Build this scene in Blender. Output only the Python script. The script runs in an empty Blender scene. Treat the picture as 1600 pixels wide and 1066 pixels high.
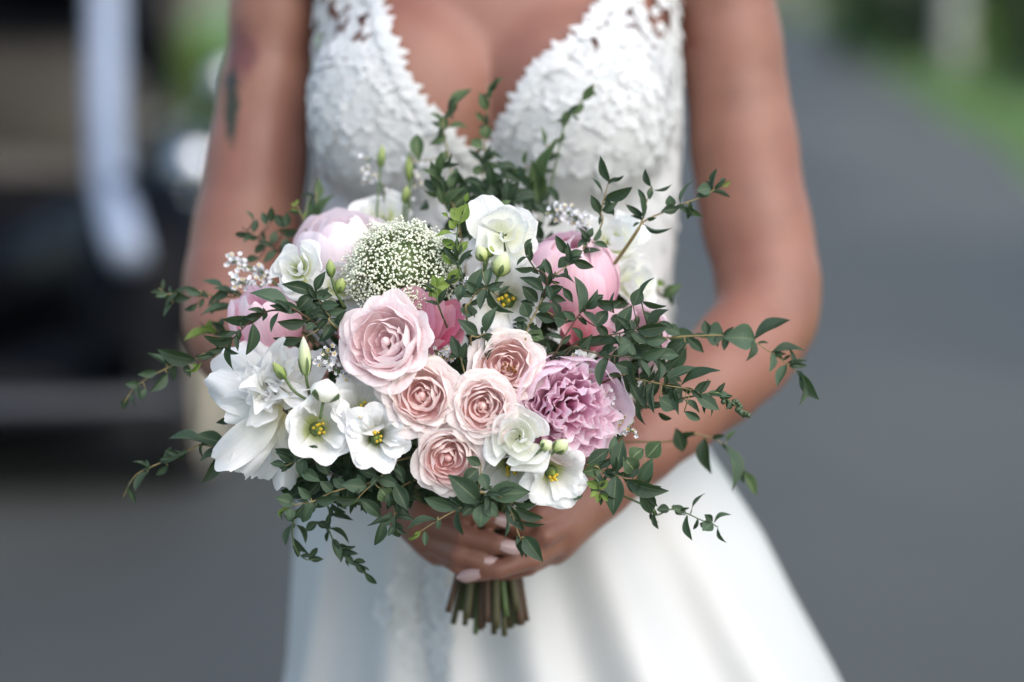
import bpy, math, random
import numpy as np
from mathutils import Vector, Matrix, noise

# ------------------------------------------------------------------ camera, sky, sun, exposure
SC = bpy.context.scene
TILT = math.radians(8.0); CAMZ = 1.30; FPX = 3825.0; FOCUS = 1.705
cam_d = bpy.data.cameras.new('camera'); cam = bpy.data.objects.new('camera', cam_d)
SC.collection.objects.link(cam); SC.camera = cam
cam.location = (0, 0, CAMZ); cam.rotation_euler = (math.radians(90) - TILT, 0, 0)
cam_d.sensor_width = 36.0; cam_d.lens = FPX / 1600 * 36.0
cam_d.clip_start = 0.05; cam_d.clip_end = 500
cam_d.dof.use_dof = True; cam_d.dof.focus_distance = FOCUS; cam_d.dof.aperture_fstop = 2.0

w = bpy.data.worlds.new('World'); SC.world = w; w.use_nodes = True
nt = w.node_tree; bg = nt.nodes['Background']
sky = nt.nodes.new('ShaderNodeTexSky'); sky.sky_type = 'NISHITA'; sky.sun_disc = False
SUN_DIR = Vector((0.44, -0.60, 0.78)).normalized()          # towards the sun: right, a little behind the camera, high
sky.sun_elevation = math.asin(SUN_DIR.z)
sky.sun_rotation = math.atan2(SUN_DIR.x, SUN_DIR.y)
sky.air_density = 1.2; sky.dust_density = 2.4; sky.ozone_density = 1.0
nt.links.new(sky.outputs[0], bg.inputs[0]); bg.inputs[1].default_value = 0.15
sl = bpy.data.lights.new('sun', 'SUN'); sl.energy = 1.35; sl.angle = math.radians(85); sl.color = (1.0, 0.98, 0.945)
so = bpy.data.objects.new('sun', sl); SC.collection.objects.link(so)
so.rotation_euler = (-SUN_DIR).to_track_quat('-Z', 'Y').to_euler()
SC.view_settings.view_transform = 'Standard'; SC.view_settings.look = 'None'
SC.view_settings.exposure = 0.80; SC.view_settings.gamma = 1.0; SC.view_settings.use_curve_mapping = False
SC.cycles.max_bounces = 9; SC.cycles.transparent_max_bounces = 6
SC.cycles.use_denoising = True

# ------------------------------------------------------------------ helpers
R = random.Random(7)
FW = Vector((0, math.cos(TILT), -math.sin(TILT))); UP = Vector((0, math.sin(TILT), math.cos(TILT))); RT = Vector((1, 0, 0))
CAM = Vector((0, 0, CAMZ))
def at(px, py, d):
    "a point d metres in front of the lens that the photograph shows at this pixel"
    return CAM + d * (FW + (px - 800) / FPX * RT + (533 - py) / FPX * UP)
def bq(px, py, wd=0.0):
    "a point of the bouquet: wd metres nearer than its front plane"
    return at(px, py, 1.70 - wd)
def link(o): SC.collection.objects.link(o); return o
def par(o, p):
    if p is not None:
        o.parent = p; o.matrix_parent_inverse = p.matrix_basis.inverted()
    return o
def empty(name, loc, label=None, cat=None, group=None):
    o = link(bpy.data.objects.new(name, None)); o.location = loc; o.empty_display_size = .05
    tag(o, label, cat, group); return o
def tag(o, label=None, cat=None, group=None, kind=None):
    if label: o['label'] = label
    if cat: o['category'] = cat
    if group: o['group'] = group
    if kind: o['kind'] = kind
    return o
def mesh(name, V, F, uv=None, smooth=True):
    m = bpy.data.meshes.new(name)
    m.from_pydata([tuple(v) for v in V], [], F); m.update()
    if uv is not None:
        l = m.uv_layers.new(name='UVMap')
        vi = np.empty(len(m.loops), dtype=np.int32); m.loops.foreach_get('vertex_index', vi)
        l.data.foreach_set('uv', np.asarray(uv, dtype=np.float32)[vi].ravel())
    if smooth: m.polygons.foreach_set('use_smooth', np.ones(len(m.polygons), dtype=bool))
    return m
def obj(name, m, mat, parent=None, M=None):
    o = link(bpy.data.objects.new(name, m))
    if M is not None: o.matrix_basis = M
    if mat is not None and not m.materials: m.materials.append(mat)
    return par(o, parent)
def grid_faces(nu, nv, wrap=False):
    F = []
    for j in range(nv - 1):
        for i in range(nu if wrap else nu - 1):
            i2 = (i + 1) % nu
            F.append((j * nu + i, j * nu + i2, (j + 1) * nu + i2, (j + 1) * nu + i))
    return F
def merge(parts):
    V, F, U = [], [], []
    for v, f, *u in parts:
        o = len(V); V += list(v); F += [tuple(i + o for i in q) for q in f]
        U += list(u[0]) if u else [(0, .5)] * len(v)
    return V, F, U
def frame(zdir, up=UP, roll=0.0):
    z = Vector(zdir).normalized(); x = Vector(up).cross(z)
    if x.length < 1e-4: x = Vector((1, 0, 0)).cross(z)
    x.normalize(); y = z.cross(x)
    c, s = math.cos(roll), math.sin(roll)
    return x * c + y * s, y * c - x * s, z
def mat4(x, y, z, p):
    return Matrix(((x.x, y.x, z.x, p.x), (x.y, y.y, z.y, p.y), (x.z, y.z, z.z, p.z), (0, 0, 0, 1)))
def catmull(P, n):
    P = [Vector(p) for p in P]; out = []
    Q = [P[0] * 2 - P[1]] + P + [P[-1] * 2 - P[-2]]
    for k in range(len(P) - 1):
        a, b, c, d = Q[k:k + 4]
        for i in range(n):
            t = i / n
            out.append(.5 * ((2 * b) + (c - a) * t + (2 * a - 5 * b + 4 * c - d) * t * t + (3 * b - a - 3 * c + d) * t ** 3))
    out.append(P[-1]); return out
def tube(P, r0, r1=None, n=6, cap=True):
    r1 = r0 if r1 is None else r1
    V, F, U = [], [], []; N = len(P)
    for k, p in enumerate(P):
        t = (P[min(k + 1, N - 1)] - P[max(k - 1, 0)])
        if t.length < 1e-9: t = Vector((0, 0, 1))
        x, y, z = frame(t, Vector((.13, -.9, .3)))
        r = r0 + (r1 - r0) * k / max(1, N - 1)
        for i in range(n):
            a = 2 * math.pi * i / n
            V.append(p + x * (r * math.cos(a)) + y * (r * math.sin(a))); U.append((i / n, k / max(1, N - 1)))
    F = grid_faces(n, N, True)
    if cap: F += [tuple(range(n))[::-1], tuple(range((N - 1) * n, N * n))]
    return V, F, U
def lathe(prof, p, axis, n=10, wob=0.0, seed=0):
    x, y, z = frame(axis); V, U = [], []
    for k, (r, h) in enumerate(prof):
        for i in range(n):
            a = 2 * math.pi * i / n
            q = r * (1 + wob * math.sin(3 * a + seed + 2.2 * k))
            V.append(p + x * (q * math.cos(a)) + y * (q * math.sin(a)) + z * h); U.append((i / n, k / (len(prof) - 1)))
    F = grid_faces(n, len(prof), True)
    F += [tuple(range(n))[::-1], tuple(range((len(prof) - 1) * n, len(prof) * n))]
    return V, F, U
def ball(p, r, n=6, m=5, sq=(1, 1, 1)):
    V = []
    for j in range(m):
        b = math.pi * (j + .5) / m - math.pi / 2 if False else math.pi * j / (m - 1) - math.pi / 2
        for i in range(n):
            a = 2 * math.pi * i / n
            V.append(p + Vector((r * sq[0] * math.cos(a) * max(.02, math.cos(b)), r * sq[1] * math.sin(a) * max(.02, math.cos(b)), r * sq[2] * math.sin(b))))
    return V, grid_faces(n, m, True)
def box(c, s, bev=0):
    x, y, z = s[0] / 2, s[1] / 2, s[2] / 2
    V = [Vector(c) + Vector((a * x, b * y, e * z)) for a in (-1, 1) for b in (-1, 1) for e in (-1, 1)]
    return V, [(0, 1, 3, 2), (4, 6, 7, 5), (0, 4, 5, 1), (2, 3, 7, 6), (0, 2, 6, 4), (1, 5, 7, 3)]
def bevel(o, wdt, seg=2):
    b = o.modifiers.new('bevel', 'BEVEL'); b.width = wdt; b.segments = seg; b.limit_method = 'ANGLE'
    return o

# ------------------------------------------------------------------ materials
class NT:
    def __init__(s, name):
        s.m = bpy.data.materials.new(name); s.m.use_nodes = True; s.t = s.m.node_tree
        s.b = s.t.nodes['Principled BSDF']; s.out = s.t.nodes['Material Output']
    def n(s, typ, ins=None, **kw):
        nd = s.t.nodes.new('ShaderNode' + typ)
        for k, v in kw.items(): setattr(nd, k, v)
        for k, v in (ins or {}).items():
            if isinstance(v, bpy.types.NodeSocket): s.t.links.new(v, nd.inputs[k])
            else: nd.inputs[k].default_value = v
        return nd
    def set(s, **kw):
        for k, v in kw.items():
            k = k.replace('_', ' ')
            if isinstance(v, bpy.types.NodeSocket): s.t.links.new(v, s.b.inputs[k])
            else: s.b.inputs[k].default_value = v
    def ramp(s, fac, stops):
        r = s.n('ValToRGB', {0: fac}); cr = r.color_ramp
        while len(cr.elements) < len(stops): cr.elements.new(.5)
        for e, (p, c) in zip(cr.elements, stops):
            e.position = p; e.color = (*c, 1)
        return r.outputs[0]
    def mix(s, fac, a, b, mode='MIX'):
        nd = s.n('MixRGB', {0: fac, 1: a if isinstance(a, bpy.types.NodeSocket) else (*a, 1), 2: b if isinstance(b, bpy.types.NodeSocket) else (*b, 1)}, blend_type=mode)
        return nd.outputs[0]
    def hsv(s, col, h, sa, v):
        return s.n('HueSaturation', {'Hue': h, 'Saturation': sa, 'Value': v, 'Color': col}).outputs[0]
    def noise(s, scale, vec=None, detail=3, rough=.5):
        i = {'Scale': scale, 'Detail': detail, 'Roughness': rough}
        if vec is not None: i['Vector'] = vec
        return s.n('TexNoise', i).outputs[0]
    def math(s, op, a, b=0.0):
        return s.n('Math', {0: a, 1: b}, operation=op).outputs[0]
    def mrange(s, v, a, b, c, d):
        return s.n('MapRange', {0: v, 1: a, 2: b, 3: c, 4: d}).outputs[0]
    def bump(s, h, strength=.3, dist=.002):
        nd = s.n('Bump', {'Strength': strength, 'Distance': dist, 'Height': h}); s.t.links.new(nd.outputs[0], s.b.inputs['Normal'])
    def translucent(s, col, fac):
        tr = s.n('BsdfTranslucent'); 
        if isinstance(col, bpy.types.NodeSocket): s.t.links.new(col, tr.inputs[0])
        else: tr.inputs[0].default_value = (*col, 1)
        mx = s.n('MixShader', {0: fac}); s.t.links.new(s.b.outputs[0], mx.inputs[1]); s.t.links.new(tr.outputs[0], mx.inputs[2])
        s.t.links.new(mx.outputs[0], s.out.inputs[0])

def plain(name, col, rough=.6, var=.12, scale=30, metal=0, spec=.5, bump=0):
    k = NT(name); nz = k.noise(scale, detail=4)
    c = k.hsv(k.n('RGB').outputs[0], .5, 1, k.mrange(nz, .25, .75, 1 - var, 1 + var))
    k.t.nodes['RGB'].outputs[0].default_value = (*col, 1)
    k.set(Base_Color=c, Roughness=rough, Metallic=metal); k.b.inputs['Specular IOR Level'].default_value = spec
    if bump: k.bump(nz, bump, .003)
    return k.m
def petal_mat(name, stops, tr=.28, rough=.5, var=.07, hue=.008, vein=.06):
    "pigment runs from the petal's claw (v=0) to its lip (v=1)"
    k = NT(name); uv = k.n('UVMap').outputs[0]; sep = k.n('SeparateXYZ', {0: uv})
    rnd = k.n('ObjectInfo').outputs['Random']
    col = k.ramp(sep.outputs[1], stops)
    st = k.n('Mapping', {0: uv, 3: (26, 2.0, 1)}).outputs[0]
    vn = k.noise(1.0, st, 2)
    val = k.math('ADD', k.mrange(rnd, 0, 1, 1 - var, 1 + var), k.mrange(vn, .3, .7, -vein, vein))
    col = k.hsv(col, k.mrange(rnd, 0, 1, .5 - hue, .5 + hue), k.mrange(rnd, 0, 1, 1.15, .85), val)
    edge = k.math('MULTIPLY', k.mrange(sep.outputs[1], .93, 1.0, 0, 1), k.mrange(k.noise(4, uv, 3), .52, .72, 0, .35))
    col = k.mix(edge, col, (.62, .46, .30))      # lips that have begun to brown
    k.set(Base_Color=col, Roughness=rough); k.b.inputs['Specular IOR Level'].default_value = .25
    k.bump(k.math('ADD', vn, k.noise(9, uv, 4)), .35, .0012)
    k.translucent(col, tr); return k.m
# ------------------------------------------------------------------ the person: one continuous skin surface from a distance field
H = 0.003; GX, GY, GZ = (-.315, .315), (1.73, 2.24), (.70, 1.73)
NX, NY, NZ = [int((b - a) / H) + 1 for a, b in (GX, GY, GZ)]
X = (GX[0] + H * np.arange(NX, dtype=np.float32)); Y = (GY[0] + H * np.arange(NY, dtype=np.float32)); Z = (GZ[0] + H * np.arange(NZ, dtype=np.float32))
def smin(a, b, k):
    h = np.clip(.5 + .5 * (b - a) / k, 0, 1); return b + (a - b) * h - k * h * (1 - h)
def region(lo, hi):
    s = []
    for l, h, g, n in zip(lo, hi, (GX, GY, GZ), (NX, NY, NZ)):
        s.append(slice(max(0, int((l - g[0]) / H)), min(n, int((h - g[0]) / H) + 2)))
    return tuple(s)
def pts(s): return X[s[0]][:, None, None], Y[s[1]][None, :, None], Z[s[2]][None, None, :]
def cone(D, a, b, ra, rb, k, m=.03):
    lo = [min(a[i] - ra, b[i] - rb) - m for i in range(3)]; hi = [max(a[i] + ra, b[i] + rb) + m for i in range(3)]
    s = region(lo, hi); x, y, z = pts(s); ab = b - a; L = ab.length_squared + 1e-12
    t = np.clip(((x - a.x) * ab.x + (y - a.y) * ab.y + (z - a.z) * ab.z) / L, 0, 1)
    d = np.sqrt((x - a.x - t * ab.x) ** 2 + (y - a.y - t * ab.y) ** 2 + (z - a.z - t * ab.z) ** 2) - (ra + (rb - ra) * t)
    D[s] = smin(D[s], d, k)
def ell(D, c, r, k, m=.04):
    s = region([c[i] - r[i] - m for i in range(3)], [c[i] + r[i] + m for i in range(3)]); x, y, z = pts(s)
    k0 = np.sqrt(((x - c[0]) / r[0]) ** 2 + ((y - c[1]) / r[1]) ** 2 + ((z - c[2]) / r[2]) ** 2)
    k1 = np.sqrt(((x - c[0]) / r[0] ** 2) ** 2 + ((y - c[1]) / r[1] ** 2) ** 2 + ((z - c[2]) / r[2] ** 2) ** 2) + 1e-6
    D[s] = smin(D[s], k0 * (k0 - 1) / k1, k)
def chain(D, P, k):
    for (p, r), (q, s) in zip(P, P[1:]): cone(D, p, q, r, s, k)
def limb(D, P, k=.010):
    "a tapering limb through these joints, evenly resampled so that it shows no knots"
    C = catmull([p for p, r in P], 5); Rr = catmull([Vector((r, 0, 0)) for p, r in P], 5)
    for i in range(len(C) - 1): cone(D, C[i], C[i + 1], Rr[i].x, Rr[i + 1].x, k if i % 4 == 0 else .004)
def surface_nets(D):
    IN = D < 0
    c = np.zeros((NX - 1, NY - 1, NZ - 1), dtype=np.int8)
    for i in (0, 1):
        for j in (0, 1):
            for l in (0, 1): c += IN[i:NX - 1 + i, j:NY - 1 + j, l:NZ - 1 + l]
    act = (c > 0) & (c < 8); I = np.argwhere(act); idx = np.full(act.shape, -1, dtype=np.int32); idx[act] = np.arange(len(I))
    cv = {(i, j, l): D[I[:, 0] + i, I[:, 1] + j, I[:, 2] + l] for i in (0, 1) for j in (0, 1) for l in (0, 1)}
    acc = np.zeros((len(I), 3)); cnt = np.zeros(len(I))
    for a in cv:
        for ax in range(3):
            if a[ax]: continue
            b = list(a); b[ax] = 1; b = tuple(b); va, vb = cv[a], cv[b]
            x = (va < 0) != (vb < 0); t = np.where(x, va / np.where(x, va - vb, 1), 0)
            for q in range(3): acc[:, q] += np.where(x, a[q] + (t if q == ax else 0), 0)
            cnt += x
    V = (I + acc / cnt[:, None]) * H + np.array([GX[0], GY[0], GZ[0]])
    Fs = []
    for ax in range(3):
        a = [slice(None)] * 3; b = [slice(None)] * 3; a[ax] = slice(0, -1); b[ax] = slice(1, None)
        A, B = IN[tuple(a)], IN[tuple(b)]
        e = np.argwhere(A != B); o1, o2 = [q for q in range(3) if q != ax]
        n = (NX, NY, NZ); ok = (e[:, o1] > 0) & (e[:, o2] > 0) & (e[:, o1] < n[o1] - 1) & (e[:, o2] < n[o2] - 1); e = e[ok]
        flip = ~A[tuple(e.T)]
        if ax == 1: flip = ~flip
        q = []
        for d1, d2 in ((-1, -1), (0, -1), (0, 0), (-1, 0)):
            f = e.copy(); f[:, o1] += d1; f[:, o2] += d2; q.append(idx[tuple(f.T)])
        q = np.stack(q, 1); q[flip] = q[flip][:, ::-1]; Fs.append(q)
    return V, np.concatenate(Fs)
def np_mesh(name, V, F):
    m = bpy.data.meshes.new(name); m.vertices.add(len(V)); m.vertices.foreach_set('co', np.asarray(V, dtype=np.float32).ravel())
    m.loops.add(F.size); m.loops.foreach_set('vertex_index', F.astype(np.int32).ravel())
    m.polygons.add(len(F)); m.polygons.foreach_set('loop_start', np.arange(0, F.size, 4, dtype=np.int32))
    m.polygons.foreach_set('use_smooth', np.ones(len(F), dtype=bool)); m.update(calc_edges=True); m.validate(); return m
def relax(V, F, n):
    for _ in range(n):
        acc = np.zeros_like(V); cnt = np.zeros(len(V))
        for a, b in ((0, 1), (1, 2), (2, 3), (3, 0)):
            for i, j in ((a, b), (b, a)):
                np.add.at(acc, F[:, i], V[F[:, j]]); np.add.at(cnt, F[:, i], 1)
        V = V * .45 + .55 * acc / np.maximum(cnt, 1)[:, None]
    return V

CX, CY = -.012, 2.045
prof = np.array([  # height, half width, half depth, shift in depth
    (.72, .165, .115, .01), (.82, .175, .12, .01), (.92, .163, .112, .005), (1.0, .145, .098, 0), (1.06, .141, .094, 0), (1.13, .147, .094, 0),
    (1.20, .150, .090, .004), (1.25, .148, .094, .006), (1.30, .146, .088, .012), (1.35, .120, .070, .02), (1.39, .075, .055, .025), (1.42, .055, .052, .025), (1.46, .05, .052, .02), (1.52, .05, .054, .01)])
def torso_field():
    D = np.full((NX, NY, NZ), .12, dtype=np.float32)
    z = Z; a = np.interp(z, prof[:, 0], prof[:, 1]); b = np.interp(z, prof[:, 0], prof[:, 2]); s = np.interp(z, prof[:, 0], prof[:, 3])
    kk = np.ones(9) / 9
    a, b, s = [np.convolve(np.pad(q, 4, mode='edge'), kk, 'valid') for q in (a, b, s)]
    x = np.abs(X[:, None, None] - CX); y = np.abs(Y[None, :, None] - CY - s[None, None, :]); a = a[None, None, :]; b = b[None, None, :]
    e = 2.3
    k0 = ((x / a) ** e + (y / b) ** e) ** (1 / e)
    k1 = np.sqrt((x / a ** 2) ** 2 + (y / b ** 2) ** 2) + 1e-6
    D = np.minimum(D, (k0 * (k0 - 1) / k1)).astype(np.float32)
    D = np.maximum(D, (Z[None, None, :] - 1.52)); D = np.maximum(D, (.725 - Z[None, None, :])).astype(np.float32)
    Bf = np.full_like(D, .2)
    for sx in (-1, 1):
        B1 = np.full_like(D, .2)
        ell(B1, (CX - .006 + sx * .0680, CY - .064, 1.198), (.0715, .055, .068), .002, .06)
        ell(B1, (CX - .006 + sx * .0640, CY - .060, 1.228), (.0690, .052, .068), .03, .06)
        s = region((-.2, 1.8, 1.05), (.2, 2.15, 1.4)); Bf[s] = smin(Bf[s], B1[s], .002)
    s = region((-.2, 1.8, 1.05), (.2, 2.15, 1.4)); D[s] = smin(D[s], Bf[s], .014)
    return D
T = torso_field()
D = T.copy()
for sx in (-1, 1):   # collar bones and shoulder caps
    cone(D, Vector((CX + sx * .02, CY - .01, 1.375)), Vector((CX + sx * .165, CY + .015, 1.352)), .03, .046, .035)
A = lambda x, y, d, r: (at(x, y, d), r)
limb(D, [A(1112, -80, 2.06, .045), A(1147, 110, 2.06, .0420), A(1172, 300, 2.05, .0440), A(1199, 430, 2.035, .0415), A(1195, 500, 2.018, .0400), A(1150, 562, 1.985, .0395), A(1085, 622, 1.942, .0345), A(1010, 690, 1.905, .0285), A(935, 762, 1.872, .0235)])
limb(D, [A(440, -80, 2.06, .040), A(424, 60, 2.06, .0350), A(408, 200, 2.055, .0395), A(389, 340, 2.045, .0430), A(369, 450, 2.03, .0420), A(374, 525, 2.008, .0400), A(435, 578, 1.975, .0380), A(520, 665, 1.93, .0305), A(602, 752, 1.888, .0235)])
# her right hand (left in the photograph): back of the hand, fingers closed round the stems towards the right
W = A(602, 752, 1.888, .022)
for kx, ky, kd, kr in ((668, 785, 1.836, .0125), (658, 812, 1.832, .0125), (666, 842, 1.836, .012), (686, 864, 1.843, .0105)):
    cone(D, W[0], at(kx, ky, kd), .017, kr, .012)
def finger(P): chain(D, [(at(*p[:3]), p[3] * .80) for p in P], .0022)
finger([(668, 785, 1.836, .0120), (728, 800, 1.806, .0098), (766, 810, 1.804, .0090), (792, 816, 1.810, .0074)])
finger([(658, 812, 1.832, .0120), (722, 836, 1.802, .0102), (775, 850, 1.799, .0092), (806, 858, 1.805, .0076)])
finger([(666, 842, 1.836, .0115), (715, 866, 1.805, .0098), (752, 877, 1.803, .0088), (779, 882, 1.808, .0070)])
finger([(686, 864, 1.843, .0100), (715, 882, 1.812, .0086), (738, 888, 1.811, .0078), (752, 892, 1.817, .0062)])
finger([(632, 772, 1.862, .0130), (680, 762, 1.828, .0110), (730, 768, 1.818, .0092), (752, 774, 1.822, .0078)])
# her left hand, under and behind it, fingers towards the left
W = A(935, 762, 1.872, .022)
for kx, ky, kd, kr in ((884, 790, 1.838, .0125), (888, 816, 1.834, .0125), (880, 842, 1.836, .012), (866, 862, 1.842, .0105)):
    cone(D, W[0], at(kx, ky, kd), .018, kr, .012)
finger([(884, 790, 1.838, .0120), (842, 806, 1.812, .0100), (812, 822, 1.816, .0090), (790, 836, 1.824, .0075)])
finger([(888, 816, 1.834, .0120), (850, 838, 1.806, .0100), (818, 856, 1.814, .0090), (800, 866, 1.824, .0075)])
finger([(880, 842, 1.836, .0120), (832, 872, 1.808, .0102), (778, 890, 1.803, .0092), (727, 900, 1.810, .0074)])
finger([(866, 862, 1.842, .0100), (826, 886, 1.822, .0085), (800, 894, 1.826, .0078), (776, 900, 1.83, .0062)])
finger([(910, 772, 1.862, .0130), (862, 762, 1.83, .0110), (818, 768, 1.818, .0092), (794, 778, 1.824, .0078)])
# neck and head, above the picture
ell(D, (CX, CY + .012, 1.615), (.074, .092, .095), .02); ell(D, (CX, CY - .03, 1.555), (.052, .055, .055), .02)
ell(D, (CX, CY - .086, 1.575), (.013, .016, .02), .012)
for sx in (-1, 1): ell(D, (CX + sx * .073, CY + .01, 1.585), (.008, .018, .028), .006)
s = region((-.1, 1.75, 1.5), (.1, 2.24, 1.72)); x, y, z = pts(s)
for sx in (-1, 1):
    e = np.sqrt((x - CX - sx * .030) ** 2 + (y - CY + .088) ** 2 + (z - 1.607) ** 2) - .014; D[s] = np.maximum(D[s], -e - .004)
V, F = surface_nets(D); V = relax(V, F, 1)

# skin, with the faded flower tattoo on her right upper arm
k = NT('skin'); pos = k.n('NewGeometry').outputs[0]
n1 = k.noise(22, pos, 4); n2 = k.noise(260, pos, 2)
base = k.ramp(n1, [(.3, (.200, .090, .062)), (.7, (.265, .127, .090))])
base = k.mix(k.mrange(k.noise(7, pos, 3), .42, .68, 0, .45), base, (.250, .095, .075))
def spot(c, r, soft):
    dv = k.n('VectorMath', {0: pos, 1: tuple(c)}, operation='SUBTRACT').outputs[0]
    dv = k.n('Mapping', {0: dv, 2: (0, math.radians(r[3]) if len(r) > 3 else 0, 0), 3: (1 / r[0], 1 / r[1], 1 / r[2])}).outputs[0]
    ln = k.n('VectorMath', {0: dv}, operation='LENGTH').outputs['Value']
    return k.mrange(k.math('ADD', ln, k.math('MULTIPLY', k.math('SUBTRACT', k.noise(90, pos, 2), .5), 1.2)), 1 - soft, 1 + soft, 1, 0)
base = k.mix(k.math('MULTIPLY', spot(at(372, 78, 2.02), (.015, .04, .024), .3), .75), base, (.11, .035, .038))
base = k.mix(k.math('MULTIPLY', spot(at(362, 168, 2.02), (.0065, .04, .030, 28), .25), .95), base, (.025, .035, .022))
base = k.mix(k.math('MULTIPLY', spot(at(356, 128, 2.02), (.006, .04, .008), .4), .9), base, (.03, .032, .035))
k.set(Base_Color=base, Roughness=k.mrange(n1, .3, .7, .42, .55)); k.b.inputs['Specular IOR Level'].default_value = .4
k.b.inputs['Subsurface Weight'].default_value = .12; k.b.inputs['Subsurface Radius'].default_value = (.012, .005, .003); k.b.inputs['Subsurface Scale'].default_value = 1.0
k.bump(n2, .08, .0006); SKIN = k.m
person = empty('person', (CX, CY, 0), 'bride in a white lace wedding dress clasping the bouquet in both hands', 'person')
body = obj('body', np_mesh('body', V, F), SKIN, person)
tag(body, 'bare arms, chest and hands with a faded flower tattoo on one upper arm')
HAIR = plain('hair_brown', (.05, .03, .02), .5, .3, 80)
hv, hf = [], []
NAIL = plain('nail_polish', (.44, .30, .295), .22, .04, 40)
def nail(p, tip, wd, nrm):
    y = (tip - p).normalized(); z = (nrm - y * nrm.dot(y)).normalized(); x = y.cross(z); L = (tip - p).length; vs = []
    for j in range(6):
        v = j / 5; ww = wd * (math.sqrt(max(.06, 1 - (2 * v - 1.0) ** 2 * (.55 if v < .5 else .9))))
        for i in range(5):
            u = (i - 2) / 2; vs.append(p + y * (v * L) + x * (u * ww) + z * (.0014 - u * u * .0022 - (v - .4) ** 2 * .003))
    obj('fingernail', mesh('fingernail', vs, grid_faces(5, 6)), NAIL, person)
FRN = -FW
nail(at(774, 810, 1.7982), at(802, 818, 1.806), .0046, FRN + UP * .35)
nail(at(782, 851, 1.7925), at(819, 860, 1.799), .0050, FRN + UP * .25)
nail(at(756, 876, 1.7965), at(789, 884, 1.803), .0045, FRN + UP * .1)
nail(at(750, 896, 1.797), at(713, 903, 1.804), .0046, FRN + UP * .1)
# hair swept back
z0 = np.linspace(0, 1, 14); hv = []
for j in range(14):
    b = -.9 + j / 13 * 2.47
    for i in range(28):
        a = 2 * math.pi * i / 28
        front = max(0, -math.sin(a)); lo = max(b, .55 * front + (-.9) * (1 - front))
        rr = 1.04 + .02 * math.sin(9 * a + 3 * b)
        hv.append((CX + .082 * rr * math.cos(a) * math.cos(lo), CY + .018 + .100 * rr * math.sin(a) * math.cos(lo), 1.615 + .106 * rr * math.sin(lo)))
obj('hair', mesh('hair', hv, grid_faces(28, 14, True)), HAIR, person)

# ------------------------------------------------------------------ the dress
k = NT('dress_satin'); pos = k.n('NewGeometry').outputs[0]
k.set(Base_Color=k.ramp(k.noise(9, pos, 3), [(.3, (.500, .507, .505)), (.7, (.535, .542, .540))]), Roughness=.42); k.b.inputs['Specular IOR Level'].default_value = .35
k.b.inputs['Sheen Weight'].default_value = .15
k.bump(k.noise(900, pos, 2), .05, .0004); SATIN = k.m
k = NT('lace'); pos = k.n('NewGeometry').outputs[0]
col = k.ramp(k.noise(60, pos, 2), [(.3, (.66, .675, .68)), (.7, (.76, .77, .775))])
k.set(Base_Color=col, Roughness=.7); k.bump(k.noise(700, pos, 3), .5, .0012); k.translucent(col, .22); LACE = k.m

dress = empty('dress', (CX, CY, 0)); par(dress, person); dress.matrix_parent_inverse = person.matrix_basis.inverted()
tag(dress, 'white sleeveless wedding dress with lace bodice and satin skirt')
def zof(py, d=1.975): return at(800, py, d).z
def xof(px, d=1.975): return (px - 800) / FPX * d
NL = [(-90, 585), (0, 590), (60, 606), (95, 624), (150, 652), (200, 692), (252, 742)]
NR = [(-90, 990), (0, 950), (30, 930), (85, 872), (110, 836), (150, 816), (190, 794), (252, 756)]
lz = np.array([zof(p[0]) for p in NL])[::-1]; lx = np.array([xof(p[1]) for p in NL])[::-1]
rz = np.array([zof(p[0]) for p in NR])[::-1]; rx = np.array([xof(p[1]) for p in NR])[::-1]
bv, bf = surface_nets(T - .0045)
c = bv[bf].mean(1)
infront = c[:, 1] < CY + .01
ztop = zof(72)
skin_gap = (c[:, 0] > np.interp(c[:, 2], lz, lx)) & (c[:, 0] < np.interp(c[:, 2], rz, rx)) & (c[:, 2] > lz[0])
keep = (c[:, 2] > .97) & (c[:, 2] < ztop + .012 * np.sin(c[:, 0] * 160)) & ~(infront & skin_gap)
bf2 = bf[keep]; used = np.unique(bf2); re = np.full(len(bv), -1); re[used] = np.arange(len(used))
bvr = relax(bv, bf, 2)
bod = obj('bodice', np_mesh('bodice', bvr[used], re[bf2]), LACE, dress)

# lace motifs: flowers of five petals and leaves, sewn on the bodice and straps
def flower_mesh(seed, n=5, leafy=False):
    r = random.Random(seed); P = []
    if leafy:
        for q in range(3):
            a = (q - 1) * .75 + r.uniform(-.1, .1); L = r.uniform(.8, 1.1); V = []
            for j in range(5):
                v = j / 4; ww = .24 * math.sin(math.pi * min(1, v * .92 + .05)) 
                for u in (-1, 0, 1):
                    V.append(Vector((math.sin(a) * v * L + math.cos(a) * u * ww, math.cos(a) * v * L - math.sin(a) * u * ww - .4, .06 + .08 * math.sin(v * 2.6) - .05 * abs(u))))
            P.append((V, grid_faces(3, 5)))
    else:
        for q in range(n):
            a = 2 * math.pi * q / n + r.uniform(-.12, .12); L = r.uniform(.85, 1.1); V = []
            for j in range(5):
                v = j / 4; ww = .46 * math.sin(math.pi * (v * .80 + .06)) ** .8
                for u in (-1, -.4, .4, 1):
                    V.append(Vector((math.cos(a) * v * L - math.sin(a) * u * ww, math.sin(a) * v * L + math.cos(a) * u * ww, .03 + .06 * v * v + .04 * u * u * (1 if q % 2 else .4) + r.uniform(-.02, .02))))
            P.append((V, grid_faces(4, 5)))
        P.append(ball(Vector((0, 0, .12)), .14, 6, 4))
    V, F, _ = merge(P); return mesh('lace_leaf' if leafy else 'lace_flower', V, F)
FM = [flower_mesh(i) for i in range(4)] + [flower_mesh(9, 6)]; LM = [flower_mesh(20 + i, leafy=True) for i in range(3)]
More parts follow.
